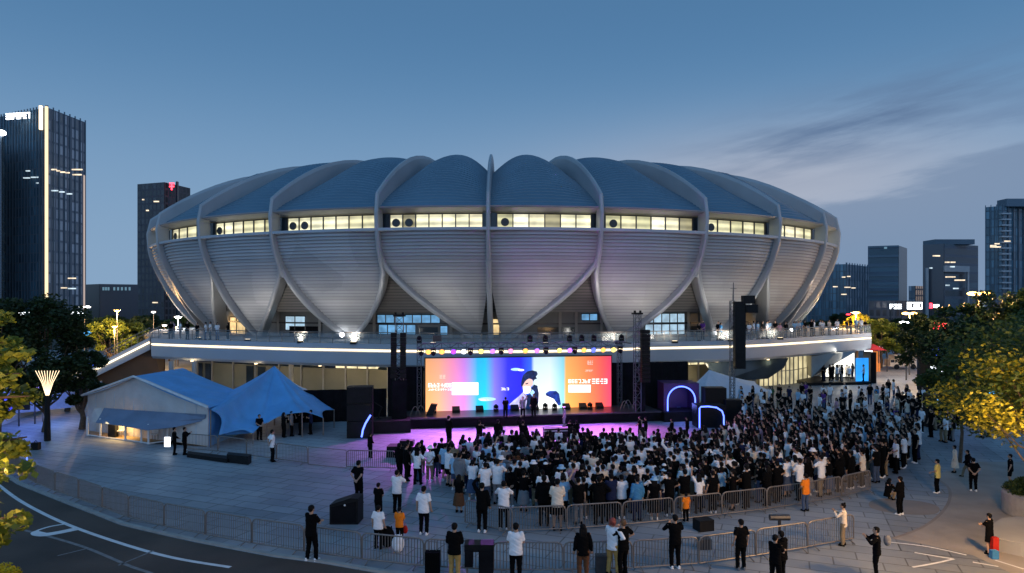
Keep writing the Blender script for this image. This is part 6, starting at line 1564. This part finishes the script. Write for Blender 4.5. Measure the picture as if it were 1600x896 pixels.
def make_tree(name,label,loc,h,rad,base,ncl,nleaf,size,m,seed,tr=.22,group=None,cat='tree',stretch=1.5,offs=(0,0)):
    r=random.Random(seed); t=thing(name,label,cat,(0,0,0),group)
    cz=(h+base)/2; hz_=(h-base)/2; cl=[]
    for k in range(ncl):
        th=r.uniform(0,2*PI); u=r.uniform(-.9,1); q=math.sqrt(max(0,1-u*u))*r.uniform(.45,.95)
        cr_=rad*r.uniform(.18,.34); cl.append((offs[0]+rad*q*math.cos(th)*.9,offs[1]+rad*q*math.sin(th)*.9,cz+u*hz_*.85,cr_))
    mb=MB(); top=Vector((offs[0]*.5,offs[1]*.5,base+hz_*.9)); mb.tube([(0,0,0),(.05*rad,0,base*.6),(offs[0]*.25,offs[1]*.25,base),top],[tr,tr*.8,tr*.65,tr*.25],8)
    for c in cl[::2]:
        s0=Vector((offs[0]*.2,offs[1]*.2,base*r.uniform(.75,1.3))); e=Vector(c[:3]); mid=s0.lerp(e,.5)+Vector((0,0,-.08*rad)); mb.tube([s0,mid,e],[tr*.42,tr*.26,tr*.08],6)
    mb.build('trunk',M['bark'],t)
    o=bpy.data.objects.new('crown',leaves_mesh('crown',cl,nleaf,size,m,seed)); COL.objects.link(o); o.parent=t
    t.location=loc; return t
# far belt of trees, copied kinds
K=[make_tree('tree','x',(0,0,0),9.5,4.2,2.6,26,5200,.42,M[a],s,group='trees of the distant belt') for a,s in (('leaf_dark',1),('leaf_green',2),('leaf_dark',3))]
K[1].children[1]
belt=[]
r=random.Random(17)
xs=[(px,105+ (i%3)*16) for i,px in enumerate(range(120,312,16))]+[(px,112+(i%3)*15) for i,px in enumerate(range(1278,1620,18))]+[(px,135+(i%2)*20) for i,px in enumerate(range(-40,120,30))]
used=set()
for i,(px,d) in enumerate(xs):
    kx=r.choice([0,0,2,1]); src=K[kx]
    if kx in used: o=copy_tree(src)
    else: used.add(kx); o=src
    q=GX(px,d); s=r.uniform(.58,.78); place(o,(q.x,q.y,-.12),r.uniform(0,6.28),s)
    side='left' if px<700 else 'right'
    belt.append((px,o,side))
for kx in range(3):
    if kx not in used:
        for c in list(K[kx].children): bpy.data.objects.remove(c)
        bpy.data.objects.remove(K[kx])
for side in ('left','right'):
    for i,(px,o,_) in enumerate(sorted([b for b in belt if b[2]==side],key=lambda b:b[0])):
        o['label']='dusky tree in the distant belt %s of the stadium, %s from left'%(side,ordn(i)); o['group']='trees of the distant belt'
# mid-distance trees
def T(px,d,*a,**k): q=GX(px,d); return make_tree(*a[:2],(q.x,q.y,0),*a[2:],**k)
T(172,96,'tree','rounded olive tree lit by orange lamps left of the stadium',6.6,3.3,1.2,22,6000,.26,M['leaf_lime'],31)
T(205,100,'tree','second olive tree, just left of the stadium staircase',6.0,2.8,1.2,18,4500,.26,M['leaf_green'],32)
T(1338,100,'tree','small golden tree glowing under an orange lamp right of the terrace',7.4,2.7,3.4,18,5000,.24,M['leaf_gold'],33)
T(1376,93,'tree','rounded olive tree over the right end of the terrace',6.7,3.2,1.8,24,7000,.26,M['leaf_lime'],34)
T(1400,97,'tree','olive-green tree behind the plaza lamps',6.0,2.6,1.5,18,4500,.26,M['leaf_green'],35)
T(1445,66,'tree','dark tree right of the plaza lamps',7.6,3.0,2.2,24,7000,.22,M['leaf_dark'],36)
T(1490,60,'tree','dark broad tree under the large orange lamp',8.8,3.8,2.6,30,10000,.22,M['leaf_dark'],37)
T(1560,58,'tree','tallest dark tree at the right side',9.9,4.4,3.0,34,12000,.22,M['leaf_dark'],38)
T(1625,54,'tree','dark tree at the right picture edge',10.4,4.2,2.4,30,10000,.22,M['leaf_green'],39)
T(70,46,'tree','large dark rounded tree before the left office tower',9.2,3.5,1.7,38,17000,.17,M['leaf_dark'],41)
T(128,47,'tree','dark tree merging with the large one on its right side',6.6,2.0,1.3,22,8000,.17,M['leaf_dark'],42)
T(-5,44,'tree','dark tree at the left picture edge',9.4,2.8,2.2,26,10000,.17,M['leaf_dark'],43)
T(105,55,'tree','low dark tree beside the blue booth',4.2,1.7,1.0,12,4500,.15,M['leaf_dark'],44)
# golden-lit broad tree on the right, trunk just outside the picture
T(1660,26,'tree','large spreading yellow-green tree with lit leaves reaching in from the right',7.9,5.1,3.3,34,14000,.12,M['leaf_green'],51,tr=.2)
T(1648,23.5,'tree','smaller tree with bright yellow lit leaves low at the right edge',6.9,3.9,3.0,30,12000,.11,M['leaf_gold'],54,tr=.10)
T(1640,33,'tree','dark green tree behind the lit yellow one on the right',8.0,4.2,3.4,28,10000,.13,M['leaf_green'],52,tr=.18)
T(1500,37,'tree','dark leafy tree hanging over the right part of the crowd',5.9,2.3,2.7,26,9000,.15,M['leaf_green'],53,tr=.10)
# leafy branches close on the left
def branchy(px,d,label,h0,seed,twigs,m,size):
    q=GX(px,d); t=thing('tree',label,'tree',(0,0,0)); r=random.Random(seed); mb=MB(); cl=[]
    mb.tube([(0,0,0),(.1,0,h0*.5),(.05,.1,h0)],[.13,.1,.04],8)
    for (dx,dz,L) in twigs:
        s0=Vector((.05,0,min(h0*.95,max(1.0,dz-.5)))); e=Vector((dx,r.uniform(-.5,.5),dz)); mid=s0.lerp(e,.55)+Vector((0,0,.18)); mb.tube([s0,mid,e],[.045,.03,.012],6)
        for k in range(L): 
            u=r.uniform(.35,1.05); p=s0.lerp(e,u); cl.append((p.x+r.uniform(-.1,.1),p.y+r.uniform(-.2,.2),p.z+r.uniform(-.1,.15),r.uniform(.10,.24)))
    mb.build('trunk',M['bark'],t); o=bpy.data.objects.new('crown',leaves_mesh('crown',cl,len(cl)*26,size,m,seed,stretch=1.35)); COL.objects.link(o); o.parent=t; t.location=(q.x,q.y,0); return t
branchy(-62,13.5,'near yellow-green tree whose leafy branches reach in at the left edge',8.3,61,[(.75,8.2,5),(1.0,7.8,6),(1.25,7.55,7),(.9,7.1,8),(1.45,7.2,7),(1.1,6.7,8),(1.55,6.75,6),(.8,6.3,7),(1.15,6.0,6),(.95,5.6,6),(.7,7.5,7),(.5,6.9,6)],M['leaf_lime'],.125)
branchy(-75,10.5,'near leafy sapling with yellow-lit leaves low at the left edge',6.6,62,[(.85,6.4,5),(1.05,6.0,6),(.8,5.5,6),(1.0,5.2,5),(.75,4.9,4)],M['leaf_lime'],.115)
# flowers in the bottom left corner
g=G(2,905); cl=[(g.x+random.uniform(-1.6,.9),g.y+random.uniform(-.9,.3),random.uniform(.15,.42),.28) for _ in range(22)]
t=thing('flower_bush','bright yellow flowering bush in the bottom left corner','bush',(0,0,0)); o=bpy.data.objects.new('foliage',leaves_mesh('foliage',cl,3800,.07,leafmat('flower_yellow',(.45,.35,.01),(.85,.62,.02)),71)); COL.objects.link(o); o.parent=t
cl=[(SHRUB.x+1.0*math.cos(a)*u,SHRUB.y+1.0*math.sin(a)*u,.95+.42*(1-u*u),.30) for a,u in [(random.uniform(0,6.28),math.sqrt(random.random())) for _ in range(70)]]
t=thing('shrub','clipped round green shrub growing in the granite planter','shrub',(SHRUB.x,SHRUB.y,.9)); me=leaves_mesh('foliage',cl,16000,.06,M['leaf_green'],72); me.transform(Matrix.Translation((-SHRUB.x,-SHRUB.y,-.9))); o=bpy.data.objects.new('foliage',me); COL.objects.link(o); o.parent=t
# ------------------------------------------------------------------ floodlights of the stadium
for i,(px,e_,pw) in enumerate(((262,2.0,1),(325,1.0,1),(400,1.0,1),(480,.5,1),(560,.3,1),(680,.3,1),(850,.3,1),(960,.3,1),(1045,.5,1),(1130,1.0,1),(1205,1.0,1),(1270,2.0,1))):
    ph=phi_for(px,e_); x,y=ell(ph,e_); hn,tt_=frame_at(ph); q=Vector((x,y,ZB+.18))+hn*1.0
    t=thing('floodlight','warm ground floodlight under the stadium shell, %s of twelve from the left'%ordn(i),'floodlight',(q.x,q.y,ZB),'floodlights on the terrace')
    mb=MB(); mb.box((q.x,q.y,ZB+.10),(.5,.35,.2)); mb.build('housing',M['black'],t)
    mb=MB(); mb.box((q.x,q.y,ZB+.21),(.4,.26,.02)); mb.build('lens',M['warm_led'],t)
    light('SPOT','beam',(q.x,q.y,ZB+.3),500*pw,(1,.91,.79),t,(x-hn.x*3,y-hn.y*3,ZB+5),.3,150,1.0)
for i,px in enumerate((540,558,1113,1255)):
    ph=phi_for(px,4.9); x,y=ell(ph,4.6); q=Vector((x,y-.6,ZB+.5)); mb=MB(); mb.ball(q,(.22,.2,.24) if i in (0,3) else (.12,.12,.16),10,7); tag(mb.build('glow_lamp',M['lamp_white'],loc=(x,y-.6,ZB)),'small bright globe lamp on the terrace, %s of four from the left'%ordn(i),'lamp','globe lamps on the terrace')
# downlights under the deck
for i,(px,d) in enumerate(((300,66),(400,63),(500,61),(590,60),(1045,63.5),(1120,65.5),(1200,68))):
    q=GX(px,d,3.1); t=thing('downlight','small round downlight under the deck, %s of seven from the left'%ordn(i),'downlight',q,'downlights under the deck'); mb=MB(); mb.tube([(q.x,q.y,3.1),(q.x,q.y,3.2)],.14,10); mb.build('lens',M['warm_led_soft'],t); light('POINT','lamp_light',(q.x,q.y,2.8),130,(1,.78,.45),t,None,.3)
